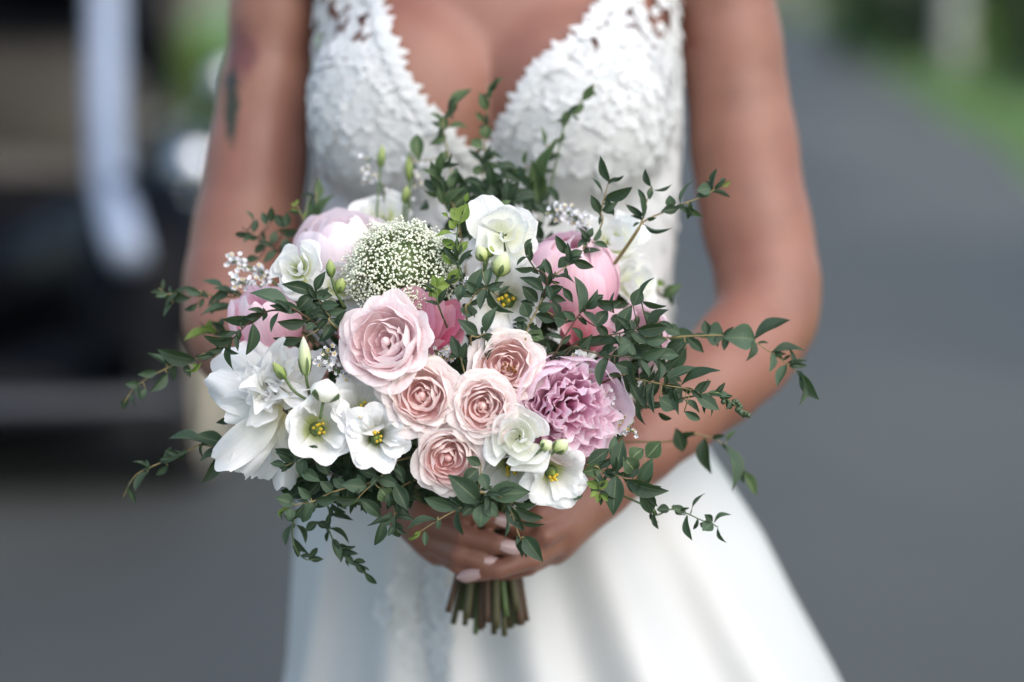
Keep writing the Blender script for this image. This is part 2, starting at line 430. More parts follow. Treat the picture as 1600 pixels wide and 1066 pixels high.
# surface points and normals of the offset torso
tri = bv[bf]; nrm = np.cross(tri[:, 2] - tri[:, 0], tri[:, 3] - tri[:, 1]); nrm /= np.linalg.norm(nrm, axis=1)[:, None] + 1e-12
out = np.sum(nrm * (c - np.array([CX, CY, 0])) * [1, 1, 0], axis=1); nrm[out < 0] *= -1
ppx = 800 + FPX * (c[:, 0]) / (c[:, 1] * math.cos(TILT) + (CAMZ - c[:, 2]) * math.sin(TILT))
front = np.where((c[:, 1] < CY + .03) & (c[:, 2] > 1.04) & (c[:, 2] < 1.34))[0]
fx, fz = c[front, 0], c[front, 2]
L_, R_ = np.interp(fz, lz, lx), np.interp(fz, rz, rx)
edge = np.where(fz > lz[0], np.where(fx < CX, L_ - fx, fx - R_), .05)      # distance inside the neckline
topz = zof(72)
cand = front[(edge > -.003) & (np.abs(fx - CX) < .150)]
rr = np.random.RandomState(4); rr.shuffle(cand)
placed = []; motifs = []
for f in cand:
    p = c[f]; z = p[2]
    dens = .0112 if z > topz else (.0088 if z > zof(190) else (.0125 if z > zof(270) else .023))
    if any((p[0] - q[0]) ** 2 + (p[1] - q[1]) ** 2 + (p[2] - q[2]) ** 2 < dens ** 2 for q in placed): continue
    placed.append(p)
    n = Vector(nrm[f]); n = (n + Vector((R.uniform(-.10, .10), R.uniform(-.1, .1), R.uniform(-.05, .16)))).normalized()
    x, y, zz = frame(n, roll=R.uniform(0, 6.28))
    if R.random() < .62: mm = R.choice(FM); s = R.uniform(.0060, .0095) * (1.15 if z > topz else 1); nm = 'lace_flower'
    else: mm = R.choice(LM); s = R.uniform(.0085, .012); nm = 'lace_leaf'
    motifs.append((s, nm, mm, mat4(x * s, y * s, zz * s, Vector(p) + n * .0008)))
    if len(placed) > 560: break
rest = []; count = {'lace_flower': 0, 'lace_leaf': 0}
for s, nm, mm, M in sorted(motifs, key=lambda m: -m[0]):
    count[nm] += 1
    if count[nm] <= 240: obj(nm, mm, LACE, dress, M)
    else: rest.append(([M @ v.co for v in mm.vertices], [tuple(p.vertices) for p in mm.polygons]))
if rest: V, F, U = merge(rest); tag(obj('lace_trim', mesh('lace_trim', V, F), LACE, dress), kind='stuff')
# pieces that stick out along the neckline
for N, sgn in ((NL, 1), (NR, -1)):
    for i in range(len(N) - 1):
        for t in (0.05, .38, .7):
            py = N[i][0] + (N[i + 1][0] - N[i][0]) * t; px = N[i][1] + (N[i + 1][1] - N[i][1]) * t
            if py < -40: continue
            z = zof(py); xx = xof(px); j = np.argmin((c[front, 0] - xx) ** 2 + (c[front, 2] - z) ** 2 + np.where(c[front, 1] > CY, 1, 0)); f = front[j]
            n = Vector(nrm[f]); y = (Vector((sgn * 1.0, 0, R.uniform(-.1, .7)))); y = (y - n * y.dot(n)).normalized()
            s = R.uniform(.013, .020)
            obj('lace_leaf', R.choice(LM), LACE, dress, mat4(y.cross(n) * s, y * s, n * s, Vector(c[f]) + n * .002))

# satin skirt: an A-line that swings out to her left, with soft vertical folds
cols, rows = 220, 60; V = []
ks = np.array([(1.02, .146, -.012), (.97, .155, -.010), (.926, .167, -.004), (.8464, .200, .014), (.79, .216, .026), (.732, .234, .040), (.5, .315, .075), (.25, .40, .105), (.004, .47, .13)])[::-1]
folds = [(-.93, .05, .07), (-.62, .09, .05), (-.38, .07, .045), (-.05, .13, .06), (.36, .17, .10), (.80, .13, .09)]   # place across the front, width, height
for j in range(rows):
    z = 1.02 - (1.02 - .004) * (j / (rows - 1)); a = np.interp(z, ks[:, 0], ks[:, 1]); cx = np.interp(z, ks[:, 0], ks[:, 2])
    g = min(1, max(0, (.99 - z) / .30)); bb = a * .80
    for i in range(cols):
        th = 2 * math.pi * i / cols; u = math.cos(th); fr = -math.sin(th)
        f = 0
        for (fu, fw, fh) in folds:
            if fr > 0: f += fh * math.exp(-((u - fu * (.80 + .2 * g)) / fw) ** 2) * fr ** .3
        if fr <= 0: f += .05 * math.cos(th * 11) * (-fr) ** .5
        f = (f - .05 * max(0, fr)) * g * 2.1 + .006 * math.sin(th * 7 + z * 9) * g
        V.append((cx + a * (1 + f * .35) * u, CY + .0 + bb * (1 + f * 1.6) * math.sin(th), z))
sk = obj('skirt', mesh('skirt', V, grid_faces(cols, rows, True)), SATIN, dress); tag(sk, 'plain white satin skirt falling in soft folds')
# lace tail coming down the front of the skirt
sv = np.array(V).reshape(rows, cols, 3)
for q in range(15):
    px = R.gauss(655, 30); py = R.uniform(860, 1040); best = None
    z = at(800, py, 1.93).z; xx = xof(px, 1.93)
    jj = int(np.argmin(np.abs(sv[:, 0, 2] - z))); row = sv[jj]; ii = int(np.argmin((row[:, 0] - xx) ** 2 + np.where(row[:, 1] > CY, 9, 0)))
    p = Vector(row[ii]); tx = Vector(row[(ii + 1) % cols]) - Vector(row[ii - 1]); n = tx.cross(Vector((0, 0, 1))).normalized()
    if n.y > 0: n = -n
    x, y, zz = frame(n, roll=R.uniform(0, 6.28)); s = R.uniform(.010, .014)
    obj('lace_flower', R.choice(FM), LACE, dress, mat4(x * s, y * s, zz * s, p + n * .001))
# ------------------------------------------------------------------ the bouquet
GREEN = plain('stem_green', (.075, .12, .04), .5, .3, 120)
OLIVE = plain('stem_olive', (.062, .056, .022), .6, .35, 140)
BROWN = plain('stem_brown', (.075, .042, .024), .65, .35, 140)
TWIG = plain('twig_tan', (.22, .17, .07), .6, .25, 160)
YEL = plain('stamen_yellow', (.62, .44, .03), .6, .2, 200)
DBROWN = plain('dry_stamen', (.22, .085, .03), .8, .3, 300)
OVARY = plain('ovary_green', (.20, .27, .05), .5, .2, 200)
WHITE = petal_mat('petal_white', [(0, (.34, .40, .08)), (.20, (.66, .70, .36)), (.36, (.87, .88, .83)), (1, (.885, .89, .90))], .38)
CREAM = petal_mat('petal_cream', [(0, (.82, .84, .62)), (.35, (.90, .91, .83)), (.7, (.89, .895, .87)), (1, (.89, .895, .90))], .40)
RAGGED = petal_mat('petal_ragged_white', [(0, (.88, .82, .52)), (.25, (.92, .91, .80)), (.6, (.88, .88, .86)), (1, (.88, .885, .895))], .40, vein=.04)
BLUSH = petal_mat('petal_blush', [(0, (.92, .62, .60)), (.45, (.95, .74, .72)), (.78, (.96, .85, .83)), (1, (.965, .90, .88))], .46)
BLUSHIN = petal_mat('petal_blush_inner', [(0, (.92, .56, .55)), (.55, (.95, .70, .68)), (.85, (.965, .80, .78)), (1, (.97, .89, .87))], .46)
PINK = petal_mat('petal_pink', [(0, (.92, .64, .66)), (.5, (.95, .76, .78)), (.85, (.96, .84, .85)), (1, (.965, .88, .89))], .46)
ROSEP = petal_mat('petal_rose_pink', [(0, (.76, .25, .38)), (.5, (.86, .42, .55)), (1, (.91, .58, .68))], .36, hue=.012)
HOT = petal_mat('petal_hot_pink', [(0, (.66, .10, .20)), (.5, (.78, .22, .34)), (1, (.86, .38, .50))], .36)
MAUVE = petal_mat('petal_mauve', [(0, (.90, .42, .62)), (.5, (.95, .64, .79)), (.85, (.965, .77, .87)), (1, (.97, .87, .93))], .46, hue=.010, var=.07)
PALE = petal_mat('petal_pale_pink', [(0, (.92, .62, .69)), (.5, (.94, .77, .82)), (1, (.95, .86, .89))], .40)
PEONY = petal_mat('petal_peony_pink', [(0, (.82, .34, .48)), (.45, (.91, .52, .63)), (.8, (.94, .66, .75)), (1, (.95, .77, .83))], .40)
SALMON = petal_mat('petal_salmon', [(0, (.76, .22, .28)), (.6, (.88, .42, .48)), (1, (.92, .58, .62))], .36)
UMB = plain('umbel_cream', (.84, .86, .70), .7, .15, 300)
BUD = petal_mat('bud_green_white', [(0, (.22, .32, .08)), (.35, (.52, .60, .28)), (1, (.78, .80, .62))], .2)
BUDG = petal_mat('bud_green', [(0, (.14, .22, .05)), (.6, (.30, .38, .14)), (1, (.42, .46, .22))], .15)

BIND = at(767, 838, 1.847)
bouquet = empty('bouquet', BIND, 'round bridal bouquet of blush roses, peonies, white lisianthus and trailing eucalyptus', 'bouquet')

def facing(f): return (RT * f[0] + UP * f[1] - FW * f[2]).normalized()
def stem_path(p, back, n=8):
    a = p + back * .03; m = (p + back * .06) * .45 + BIND * .55
    return catmull([p, a, m, BIND + Vector((R.uniform(-.014, .014), R.uniform(-.012, .012), 0))], n // 2)
def part(name, p, parts, mat, label=None):
    V, F, U = merge(parts); V = [v - p for v in V]
    o = obj(name, mesh(name, V, F, U), mat, bouquet, Matrix.Translation(p)); tag(o, label); return o
def flower(name, px, py, wd, rad, f, label, calyx=.3, stem=True, mat=None):
    "green calyx and stem: the part that carries the petals"
    p = bq(px, py, wd); z = facing(f); r = rad / 2250
    P = [lathe([(.05 * r, -.95 * r), (calyx * r, -.75 * r), (calyx * .9 * r, -.5 * r), (.1 * r, -.45 * r)], p, z, 8)]
    if stem: P.append(tube(stem_path(p - z * .8 * r, -z), .0019, .0019, 5))
    o = part(name, p, P, mat or GREEN, label)
    x, y, zz = frame(z); o['r'] = r
    return o, mat4(x, y, zz, p), r
def bez(P, t):
    a, b, c, d = P; s = 1 - t
    return tuple(a[i] * s ** 3 + 3 * b[i] * s * s * t + 3 * c[i] * s * t * t + d[i] * t ** 3 for i in (0, 1))
def smooth_jag(q, n):
    a = [q.uniform(-1, 1) for _ in range(n + 4)]; return [(a[i] + 2 * a[i + 1] + 3 * a[i + 2] + 2 * a[i + 3] + a[i + 4]) / 5.5 for i in range(n)]
def cup_petal(fl, M, r, mat, th, ha, C, nu=11, nv=9, drop=.30, dp=2.6, ruf=.03, fr=3.0, spiral=.0, notch=0.0, name='petal', lean=0.0, curl=0.0, rnd=None):
    q = rnd or R; V, U = [], []; ph, ph2 = q.uniform(0, 6.28), q.uniform(0, 6.28); jag = smooth_jag(q, nu)
    lx, lz = q.uniform(-lean, lean), q.uniform(-lean, lean)
    for j in range(nv):
        v = j / (nv - 1)
        for i in range(nu):
            u = 2 * i / (nu - 1) - 1
            vv = v * (1 - drop * abs(u) ** dp + notch * jag[i] * v)
            rr, zz = bez(C, min(1.05, vv))
            wv = ruf * vv ** 3
            rr += wv * math.sin(fr * u + ph) + spiral * u; zz += wv * .7 * math.sin(fr * 1.4 * u + ph2)
            if curl: rr += curl * max(0, vv - .72) ** 2 * 6; zz -= curl * max(0, vv - .72) ** 2 * 8
            nz = noise.noise(Vector((u * 1.7 + ph * 9, v * 2.1 + ph2, ph * 3))); rr += .045 * nz * vv; zz += .05 * nz * vv * vv
            a = th + u * ha
            V.append(Vector((rr * math.cos(a) + lx * zz, rr * math.sin(a) + lz * zz, zz)) * r); U.append(((u + 1) / 2, v))
    return obj(name, mesh('petal', V, grid_faces(nu, nv), U), mat, fl, M)
GA = 2.39996
def rose(px, py, wd, rad, f, n, inner, outer, label, seed, open_=.5, split=.5, guard=None):
    fl, M, r = flower('rose', px, py, wd, rad, f, label); q = random.Random(seed); th = q.uniform(0, 6.28)
    for i in range(n):
        t = i / (n - 1); th += GA + q.uniform(-.25, .25)
        rho = .05 + .97 * t ** .80 + q.uniform(-.02, .02)
        # inner lips stand a little below the ring round the cup; the outer petals lie open
        hh = .30 + .20 * math.sin(min(1, t / .55) * math.pi / 2) - .62 * max(0, t - .45) ** 1.2 + q.uniform(-.03, .03)
        ha = (1.10 - .35 * t) * q.uniform(.68, 1.12)
        bulge = rho * (1.10 if t < .6 else 1.02) + .10
        C = ((.05 + .06 * t, -.12), (bulge * .75 + .03, -.10 + .10 * t), (bulge, hh * .55), (rho, hh))
        if t > .60: C = (C[0], (bulge * .55, -.35), (rho * .80, hh + .06), (rho * 1.05, hh - .02))
        m = inner if t < split else outer
        cup_petal(fl, M, r, m, th, ha, C, drop=.18 + .16 * q.random(), ruf=.035 + .035 * t, fr=2.5 + q.random() * 3.5, spiral=.05 * q.uniform(-.6, 1.3), lean=.09,
                  curl=.07 * max(0, t - .45) * q.uniform(.0, 1.6), rnd=q)
    V, F = ball(Vector((0, 0, .20)) * r, .10 * r, 8, 6, (1, 1, 1.3)); obj('petal_core', mesh('petal_core', V, F, [(.5, .6)] * len(V)), inner, fl, M)
    return fl, M, r
def stamens(fl, M, r, n, mat, h0, h1, spread, name='stamen_tuft', size=.05, ov=True):
    P = []
    for i in range(n):
        a = R.uniform(0, 6.28); s = spread * math.sqrt(R.random()); z = R.uniform(h0, h1)
        p = Vector((s * math.cos(a), s * math.sin(a), z)) * r
        P.append(tube([Vector((s * .3 * math.cos(a), s * .3 * math.sin(a), h0 - .3)) * r, p], .012 * r, .012 * r, 4)[:2])
        P.append(ball(p, size * r, 5, 4, (1, 1, 1.5)))
    V, F, U = merge(P); obj(name, mesh(name, V, F, U), mat, fl, M)
    if ov:
        V, F, U = lathe([(.02 * r, (h0 - .45) * r), (.13 * r, (h0 - .3) * r), (.10 * r, (h0 - .05) * r), (.03 * r, (h0 + .1) * r)], Vector((0, 0, 0)), Vector((0, 0, 1)), 8)
        obj('pistil', mesh('pistil', V, F, U), OVARY, fl, M)
def lisianthus(px, py, wd, rad, f, label, seed, n=7, open_=.50, depth=.85, mat=None, centre=True, flare=.25, ruf=.09, name='lisianthus'):
    "bell of broad overlapping petals with flaring wavy lips"
    mat = mat or WHITE; fl, M, r = flower(name, px, py, wd, rad, f, label, .22); q = random.Random(seed); th = q.uniform(0, 6.28)
    no = 5
    for i in range(n):
        inner = i < n - no; th += 2 * math.pi / no * 2 + (.35 if inner else 0)
        o = open_ * (.78 if inner else 1.0); rim = (.76 if inner else 1.0) + q.uniform(-.05, .05); hz = (.26 if inner else .12) + q.uniform(-.05, .06)
        C = ((.10, -depth), (o * 1.25, -depth * .95), (o * 1.35, hz * .35), (rim, hz))
        cup_petal(fl, M, r, mat, th + q.uniform(-.2, .2), (.80 if inner else .98) + q.uniform(-.1, .1), C, nu=15, nv=10, drop=.13, dp=3.2, ruf=ruf, fr=4 + 3 * q.random(), spiral=.06, curl=.14 * q.uniform(.1, 1.6), lean=.06, rnd=q)
    if centre: stamens(fl, M, r, 7, YEL, -depth * .40, -depth * .1, .20, size=.06)
    return fl, M, r
def spiral_bloom(px, py, wd, rad, f, label, seed, n=12, mat=None, name='lisianthus', tight=.9):
    "half-open bloom whose petals wrap in a spiral"
    fl, M, r = flower(name, px, py, wd, rad, f, label, .25); q = random.Random(seed); th = q.uniform(0, 6.28)
    for i in range(n):
        t = i / (n - 1); th += 2.1 + q.uniform(-.2, .2); rho = .10 + .82 * t ** tight; hh = .36 - .40 * t ** 2.0 + q.uniform(-.05, .05)
        C = ((.08, -.25), (rho * .9 + .10, -.20), (rho * 1.02 + .05, hh * .45), (rho * 1.06, hh))
        cup_petal(fl, M, r, mat or WHITE, th, (1.30 - .4 * t) * q.uniform(.7, 1.1), C, nu=13, drop=.25, ruf=.04 + .08 * t, fr=3.5, spiral=.10 * (1 - .5 * t), curl=.16 * t * q.uniform(.4, 1.4), lean=.04, rnd=q)
    return fl, M, r
def peony_ball(px, py, wd, rad, f, label, seed, n=14, mat=None, mat2=None, top=.5, tall=.85, name='peony'):
    "globe of broad incurved petals"
    fl, M, r = flower(name, px, py, wd, rad, f, label, .35); q = random.Random(seed); th = q.uniform(0, 6.28)
    for i in range(n):
        t = i / (n - 1); th += GA + q.uniform(-.2, .2); s = .55 + .45 * t; tp = top * (.55 + .6 * t) + q.uniform(-.06, .06)
        C = ((.10, -.75), (s * 1.15, -.85), (s * 1.28, .35 + q.uniform(-.1, .1)), (s * tp + .05, tall * (1 - .22 * t) + q.uniform(-.08, .08)))
        cup_petal(fl, M, r, (mat2 or mat) if i % 4 == 1 else mat, th, .85 + q.uniform(-.15, .2), C, nu=13, nv=10, drop=.24, dp=2.8, ruf=.05, fr=4, notch=.03, lean=.06, rnd=q)
    return fl, M, r
def peony_open(px, py, wd, rad, f, label, seed, mat, n=50):
    "bowl of guard petals packed with small ruffled ones"
    fl, M, r = flower('peony', px, py, wd, rad, f, label, .35); q = random.Random(seed); th = 0
    for i in range(10):
        th += GA; s = q.uniform(.90, 1.06)
        C = ((.1, -.7), (.8 * s, -.75), (1.12 * s, -.1), ((.84 if i < 6 else 1.02) * s, .34 + q.uniform(-.15, .12)))
        cup_petal(fl, M, r, mat, th + q.uniform(-.2, .2), .72 + q.uniform(-.08, .15), C, nu=13, nv=9, drop=.22, ruf=.05, fr=5, notch=.04, lean=.04, rnd=q)
    for i in range(n):
        t = math.sqrt((i + .5) / n); th = i * GA + q.uniform(-.3, .3); rho = .80 * t; hh = .55 - .30 * t * t + q.uniform(-.10, .12)
        w_ = q.uniform(-.12, .18)
        C = ((max(.02, rho * .55), -.35), (rho * .75 + .04, -.1), (rho + .07, hh * .5), (rho + w_, hh))
        cup_petal(fl, M, r, mat, th, min(1.1, .30 / (rho + .12)) + q.uniform(0, .12), C, nu=11, nv=7, drop=.24, dp=2.4, ruf=.10, fr=6, notch=.07, lean=.10, rnd=q)
    return fl, M, r
def sheet(fl, b, t, wd, mat, nrm, cup=.25, bend=.2, ruf=.06, notch=.05, broad=.55, name='petal', rnd=None, base=.22, nu=11, nv=10, tipw=.62):
    "one loose petal from its claw b to its lip t"
    q = rnd or R; L = (t - b).length; y = (t - b) / L; z = (nrm - y * nrm.dot(y)).normalized(); x = y.cross(z); V, U = [], []
    ph, p2 = q.uniform(0, 6.28), q.uniform(0, 6.28); jag = smooth_jag(q, nu); h = wd / 2
    for j in range(nv):
        v = j / (nv - 1); s = math.sin(math.pi * min(1, (v / (2 * broad)) if v < broad else   .5 + .5 * (v - broad) / (1 - broad) * tipw)); ww = h * max(base * (1 - v), s ** .85)
        for i in range(nu):
            u = 2 * i / (nu - 1) - 1; vl = v + notch * jag[i] * v ** 4 - .05 * u * u * v
            V.append(b + y * (L * vl) + x * (ww * u) + z * (L * (-bend * (v - .4) ** 2 + bend * .16) + cup * ww * (u * u - .3) + ruf * L * v * v * math.sin(3.2 * u + ph) * .5 + ruf * L * .4 * math.sin(7 * v + p2) * u))
            U.append(((u + 1) / 2, v))
    return obj(name, mesh('petal', V, grid_faces(nu, nv), U), mat, fl)
def bud(px, py, wd, tx, ty, rpx, mat, label=None, name='flower_bud', to=None, twd=None, seed=0):
    "pointed bud with sepals on its stalk: base pixel, tip pixel"
    a = bq(px, py, wd); b = bq(tx, ty, wd if twd is None else twd); ax = b - a; L = ax.length; r = rpx / 2250
    P = [lathe([(.10 * r, -.02 * L), (.62 * r, .08 * L), (.95 * r, .28 * L), (1.0 * r, .48 * L), (.80 * r, .70 * L), (.42 * r, .88 * L), (.06 * r, L)], a, ax, 12, .06, seed)]
    o = obj(name, mesh(name, [v - a for v in P[0][0]], P[0][1], P[0][2]), mat, bouquet, Matrix.Translation(a)); tag(o, label)
    x, y, z = frame(ax); Q = []
    for i in range(4):
        c = i * 1.57 + seed; V = []
        for j in range(5):
            v = j / 4
            for u in (-1, 0, 1):
                rr = r * (1.06 * math.sin(math.pi * min(.5, .15 + v * .5)) + .03); an = c + u * .30 * math.sin(math.pi * (v * .85 + .15))
                V.append(a + x * (rr * math.cos(an)) + y * (rr * math.sin(an)) + z * (L * (.02 + .48 * v)))
        Q.append((V, grid_faces(3, 5)))
    path = to if to else [a, a - z * .012]
    Q.append(tube(catmull(path, 4), .0011, .0011, 5)[:2])
    V, F, U = merge(Q); obj('sepals', mesh('sepals', V, F), GREEN, o)
    return o

# --- roses
rose(606, 537, .004, 77, (-.18, .22, 1), 38, PINK, PINK, 'largest rose, open and pale pink, beside the white umbel', 3, split=.6)
rose(660, 619, .008, 64, (-.05, .10, 1), 44, BLUSHIN, BLUSH, 'blush spray rose left of the other three small roses', 11)
rose(754, 635, .012, 58, (.02, .05, 1), 44, BLUSHIN, BLUSH, 'blush spray rose in the middle beside the white spiral lisianthus', 5)
fl, M, r = rose(789, 573, .000, 62, (.10, .12, 1), 42, BLUSHIN, BLUSH, 'blush spray rose with brown stamens showing', 23)
V, F, U = merge([ball(Vector((R.gauss(.10, .10), R.gauss(-.10, .06), R.uniform(.38, .52))) * r, .045 * r, 5, 4) for _ in range(22)]); obj('stamen_tuft', mesh('stamens', V, F), DBROWN, fl, M)
rose(700, 714, .006, 60, (.06, -.12, 1), 40, BLUSHIN, BLUSH, 'lowest blush spray rose above the hands', 31)
# guard petals standing behind the largest rose
fl, M, r = flower('pink_bloom', 668, 508, -.030, 60, (.35, .3, .8), 'deep pink loose petals behind the largest rose')
for (b, t, wd, m) in (((640, 540), (650, 454), 92, ROSEP), ((662, 545), (696, 470), 66, ROSEP), ((672, 545), (724, 474), 58, HOT), ((672, 545), (722, 520), 52, HOT), ((612, 545), (610, 462), 64, ROSEP), ((660, 565), (706, 548), 52, ROSEP), ((655, 540), (678, 462), 60, ROSEP)):
    sheet(fl, bq(*b, -.034), bq(*t, -.012 + R.uniform(-.006, .006)), wd / 2250, m, facing((R.uniform(-.5, .1), .2, 1)), cup=.45, bend=.25)
fl, M, r = flower('pink_bloom', 540, 520, -.03, 30, (-.6, .2, .6), 'hot pink petal edge left of the largest rose')
sheet(fl, bq(545, 545, -.02), bq(530, 503, -.008), 16 / 2250, HOT, facing((-.6, .2, 1)), cup=.6)
# --- peonies
peony_open(888, 638, -.008, 88, (.30, -.05, 1), 'mauve pink open peony with ruffled petals', 8, MAUVE)
fl, M, r = peony_ball(534, 402, -.105, 86, (-.05, .9, .35), 'palest pink peony left of the umbel', 4, 13, PALE, PALE, .62)
fl, M, r = peony_ball(415, 508, -.055, 62, (-.25, .8, .45), 'soft pink peony bud over the ragged white bloom', 15, 9, PEONY, PALE, .5, 1.05)
fl, M, r = peony_ball(893, 436, -.075, 84, (.10, .80, .55), 'round pink peony behind the eucalyptus leaves', 6, 17, PEONY, PEONY, .36, 1.0)
for (b, t, wd) in (((900, 535), (935, 505), 40), ((890, 540), (905, 490), 46), ((905, 540), (880, 500), 36), ((910, 545), (955, 520), 36)):
    sheet(fl, bq(*b, -.075), bq(*t, -.045), wd / 2250, SALMON, facing((.1, .3, 1)), cup=.4)
fl, M, r = peony_ball(988, 526, -.085, 70, (.35, .55, .75), 'pale pink peony half hidden by the right-hand eucalyptus', 19, 11, PALE, PEONY, .6, .8)
# --- white lisianthus
spiral_bloom(810, 684, .022, 58, (-.05, .12, 1), 'white spiral lisianthus touching the mauve peony', 12, 13, CREAM)
lisianthus(797, 740, .000, 50, (-.05, -.45, 1), 'lowest white lisianthus, under the spiral bloom', 41)
lisianthus(868, 744, .010, 48, (.22, -.18, 1), 'white lisianthus cup with yellow stamens below the mauve peony', 22, depth=.8)
lisianthus(502, 668, .012, 52, (.28, .10, 1), 'largest white lisianthus cup with yellow stamens near the ragged white bloom', 17, n=6, depth=.85)
lisianthus(567, 634, .002, 50, (.12, .40, 1), 'white lisianthus with an olive throat under the largest rose', 29)
lisianthus(588, 684, .014, 50, (.05, .06, 1), 'ruffled white lisianthus left of the lowest blush rose', 35, n=9, open_=.34, ruf=.12)
spiral_bloom(461, 421, -.030, 48, (-.35, .25, 1), 'white spiral bloom at the upper left beside the palest peony', 14, 12, WHITE)
spiral_bloom(533, 440, -.060, 56, (.1, .5, 1), 'white bloom between the palest peony and the umbel', 77, 9, WHITE)
fl, M, r = spiral_bloom(787, 366, -.014, 52, (.02, .12, 1), 'topmost white lisianthus with a pale cup', 51, 8, CREAM, tight=.7)
for (b, t, wd) in (((776, 384), (748, 308), 72), ((792, 375), (826, 334), 66), ((800, 388), (838, 374), 52), ((776, 396), (736, 376), 54), ((790, 392), (806, 418), 60), ((775, 390), (760, 415), 50), ((786, 380), (786, 326), 60)):
    sheet(fl, bq(*b, -.034), bq(*t, -.028 + R.uniform(-.006, .006)), wd / 2250, CREAM, facing((R.uniform(-.2, .2), .25, 1)), cup=.35, bend=.3, ruf=.10)
fl, M, r = lisianthus(790, 474, -.016, 66, (-.05, -.10, 1), 'white lisianthus with yellow centre behind the star of leaves', 63, n=8, open_=.3)
for (b, t, wd) in (((800, 470), (765, 520), 62), ((805, 470), (815, 525), 60), ((800, 460), (832, 412), 56), ((798, 450), (800, 395), 50), ((785, 470), (742, 500), 44)):
    sheet(fl, bq(*b, -.034), bq(*t, -.020), wd / 2250, CREAM, facing((0, .2, 1)), cup=.3)
spiral_bloom(958, 372, -.100, 60, (.1, .55, .8), 'white rose at the upper right behind a leafy tip', 91, 12, WHITE, 'rose')
spiral_bloom(990, 440, -.115, 56, (.5, .4, .7), 'cream bloom at the right edge under the white rose', 93, 10, CREAM, 'rose')
spiral_bloom(600, 338, -.150, 60, (0, .5, .8), 'blurred white bloom at the back near the bodice', 95, 9, WHITE, 'rose')
spiral_bloom(700, 395, -.055, 36, (-.2, .4, 1), 'cream bloom between the umbel and topmost lisianthus', 97, 9, CREAM)
lisianthus(552, 724, -.035, 40, (-.2, -.6, 1), 'shaded white bloom under the white lisianthus trio', 99, n=6, centre=False)
# --- ragged white bloom at the left
fl, M, r = flower('ragged_bloom', 437, 625, -.030, 60, (-.2, .05, 1), 'big ragged white bloom at the left with long drooping petals')
q = random.Random(2)
for (bx, by, tx, ty, wd, b0, t0) in ((440, 640, 343, 562, 84, -.02, -.030), (440, 645, 331, 596, 66, -.018, -.020), (440, 640, 343, 722, 60, -.012, -.004), (442, 645, 368, 738, 50, -.016, -.010), (445, 645, 398, 752, 52, -.02, -.022),
        (450, 650, 444, 760, 50, -.022, -.018), (440, 640, 362, 668, 60, -.02, -.016), (430, 600, 405, 528, 52, -.03, -.035), (450, 600, 462, 540, 56, -.03, -.030), (462, 620, 498, 552, 50, -.03, -.028),
        (455, 640, 500, 700, 48, -.02, -.012), (440, 610, 372, 540, 60, -.03, -.04), (455, 640, 470, 720, 40, -.024, -.02), (438, 630, 352, 640, 58, -.015, -.012)):
    sheet(fl, bq(bx, by, b0), bq(tx, ty, t0), wd / 2250, RAGGED, facing((q.uniform(-.3, .3), q.uniform(-.2, .4), 1)), cup=.35 * q.choice((1, 1, -1)), bend=.3, ruf=.26, notch=.10, rnd=q, nu=17, broad=.66, tipw=.50)
for i in range(30):
    a = q.uniform(0, 6.28); s = q.uniform(8, 60); bx, by = 432 + q.gauss(0, 12), 608 + q.gauss(0, 10)
    sheet(fl, bq(bx, by, -.012), bq(bx + s * math.cos(a), by + s * .85 * math.sin(a), .004 + q.uniform(-.006, .012)), q.uniform(28, 46) / 2250, RAGGED, facing((q.uniform(-.7, .7), q.uniform(-.5, .7), 1)), cup=.6, bend=.5, ruf=.22, notch=.14, rnd=q)
# --- globular white bud, green buds
bud(505, 628, .014, 512, 592, 24, CREAM, 'fat white bud between the ragged bloom and the lisianthus cup', seed=1)
bud(478, 588, .010, 474, 526, 10, BUD, 'long green-white bud standing over the ragged bloom', to=[bq(478, 588, .010), bq(481, 605, .006), bq(490, 640, -.01)], seed=2)
bud(446, 592, .014, 426, 566, 8, BUDG, 'small green bud arching over the ragged bloom', to=[bq(446, 592, .014), bq(460, 612, .014), bq(488, 630, .008)], seed=3)
bud(518, 433, -.008, 515, 405, 8, BUDG, 'slim green bud left of the umbel', to=[bq(518, 433, -.008), bq(524, 455, -.010), bq(540, 482, -.02)], seed=4)
bud(527, 458, -.012, 536, 434, 9, BUDG, 'rounder green bud left of the umbel', to=[bq(527, 458, -.012), bq(530, 466, -.012), bq(538, 482, -.02)], seed=5)
bud(757, 408, -.008, 747, 383, 10, BUD, 'green-white bud under the topmost lisianthus', to=[bq(757, 408, -.008), bq(756, 425, -.012), bq(755, 450, -.02)], seed=6)
bud(763, 402, -.012, 768, 384, 8, BUDG, 'small green bud under the topmost lisianthus', seed=7)
bud(778, 432, -.004, 790, 394, 15, BUD, 'plump white bud under the topmost lisianthus', seed=8)
bud(846, 702, .022, 862, 690, 11, BUD, 'pale green bud beside the spiral lisianthus', seed=9)
bud(866, 706, .020, 888, 688, 12, BUD, 'opening pale green bud against the mauve peony', seed=10)
for (x, y, X2, Y2, wd) in ((640, 285, 638, 240, -.15), (594, 262, 598, 226, -.15), (632, 318, 636, 290, -.14)):
    bud(x, y, wd, X2, Y2, 7, BUDG, 'thin green bud at the back against the bodice', to=[bq(x, y, wd), bq(x - 3, y + 40, wd), bq(x - 8, y + 110, wd + .02)], seed=x)
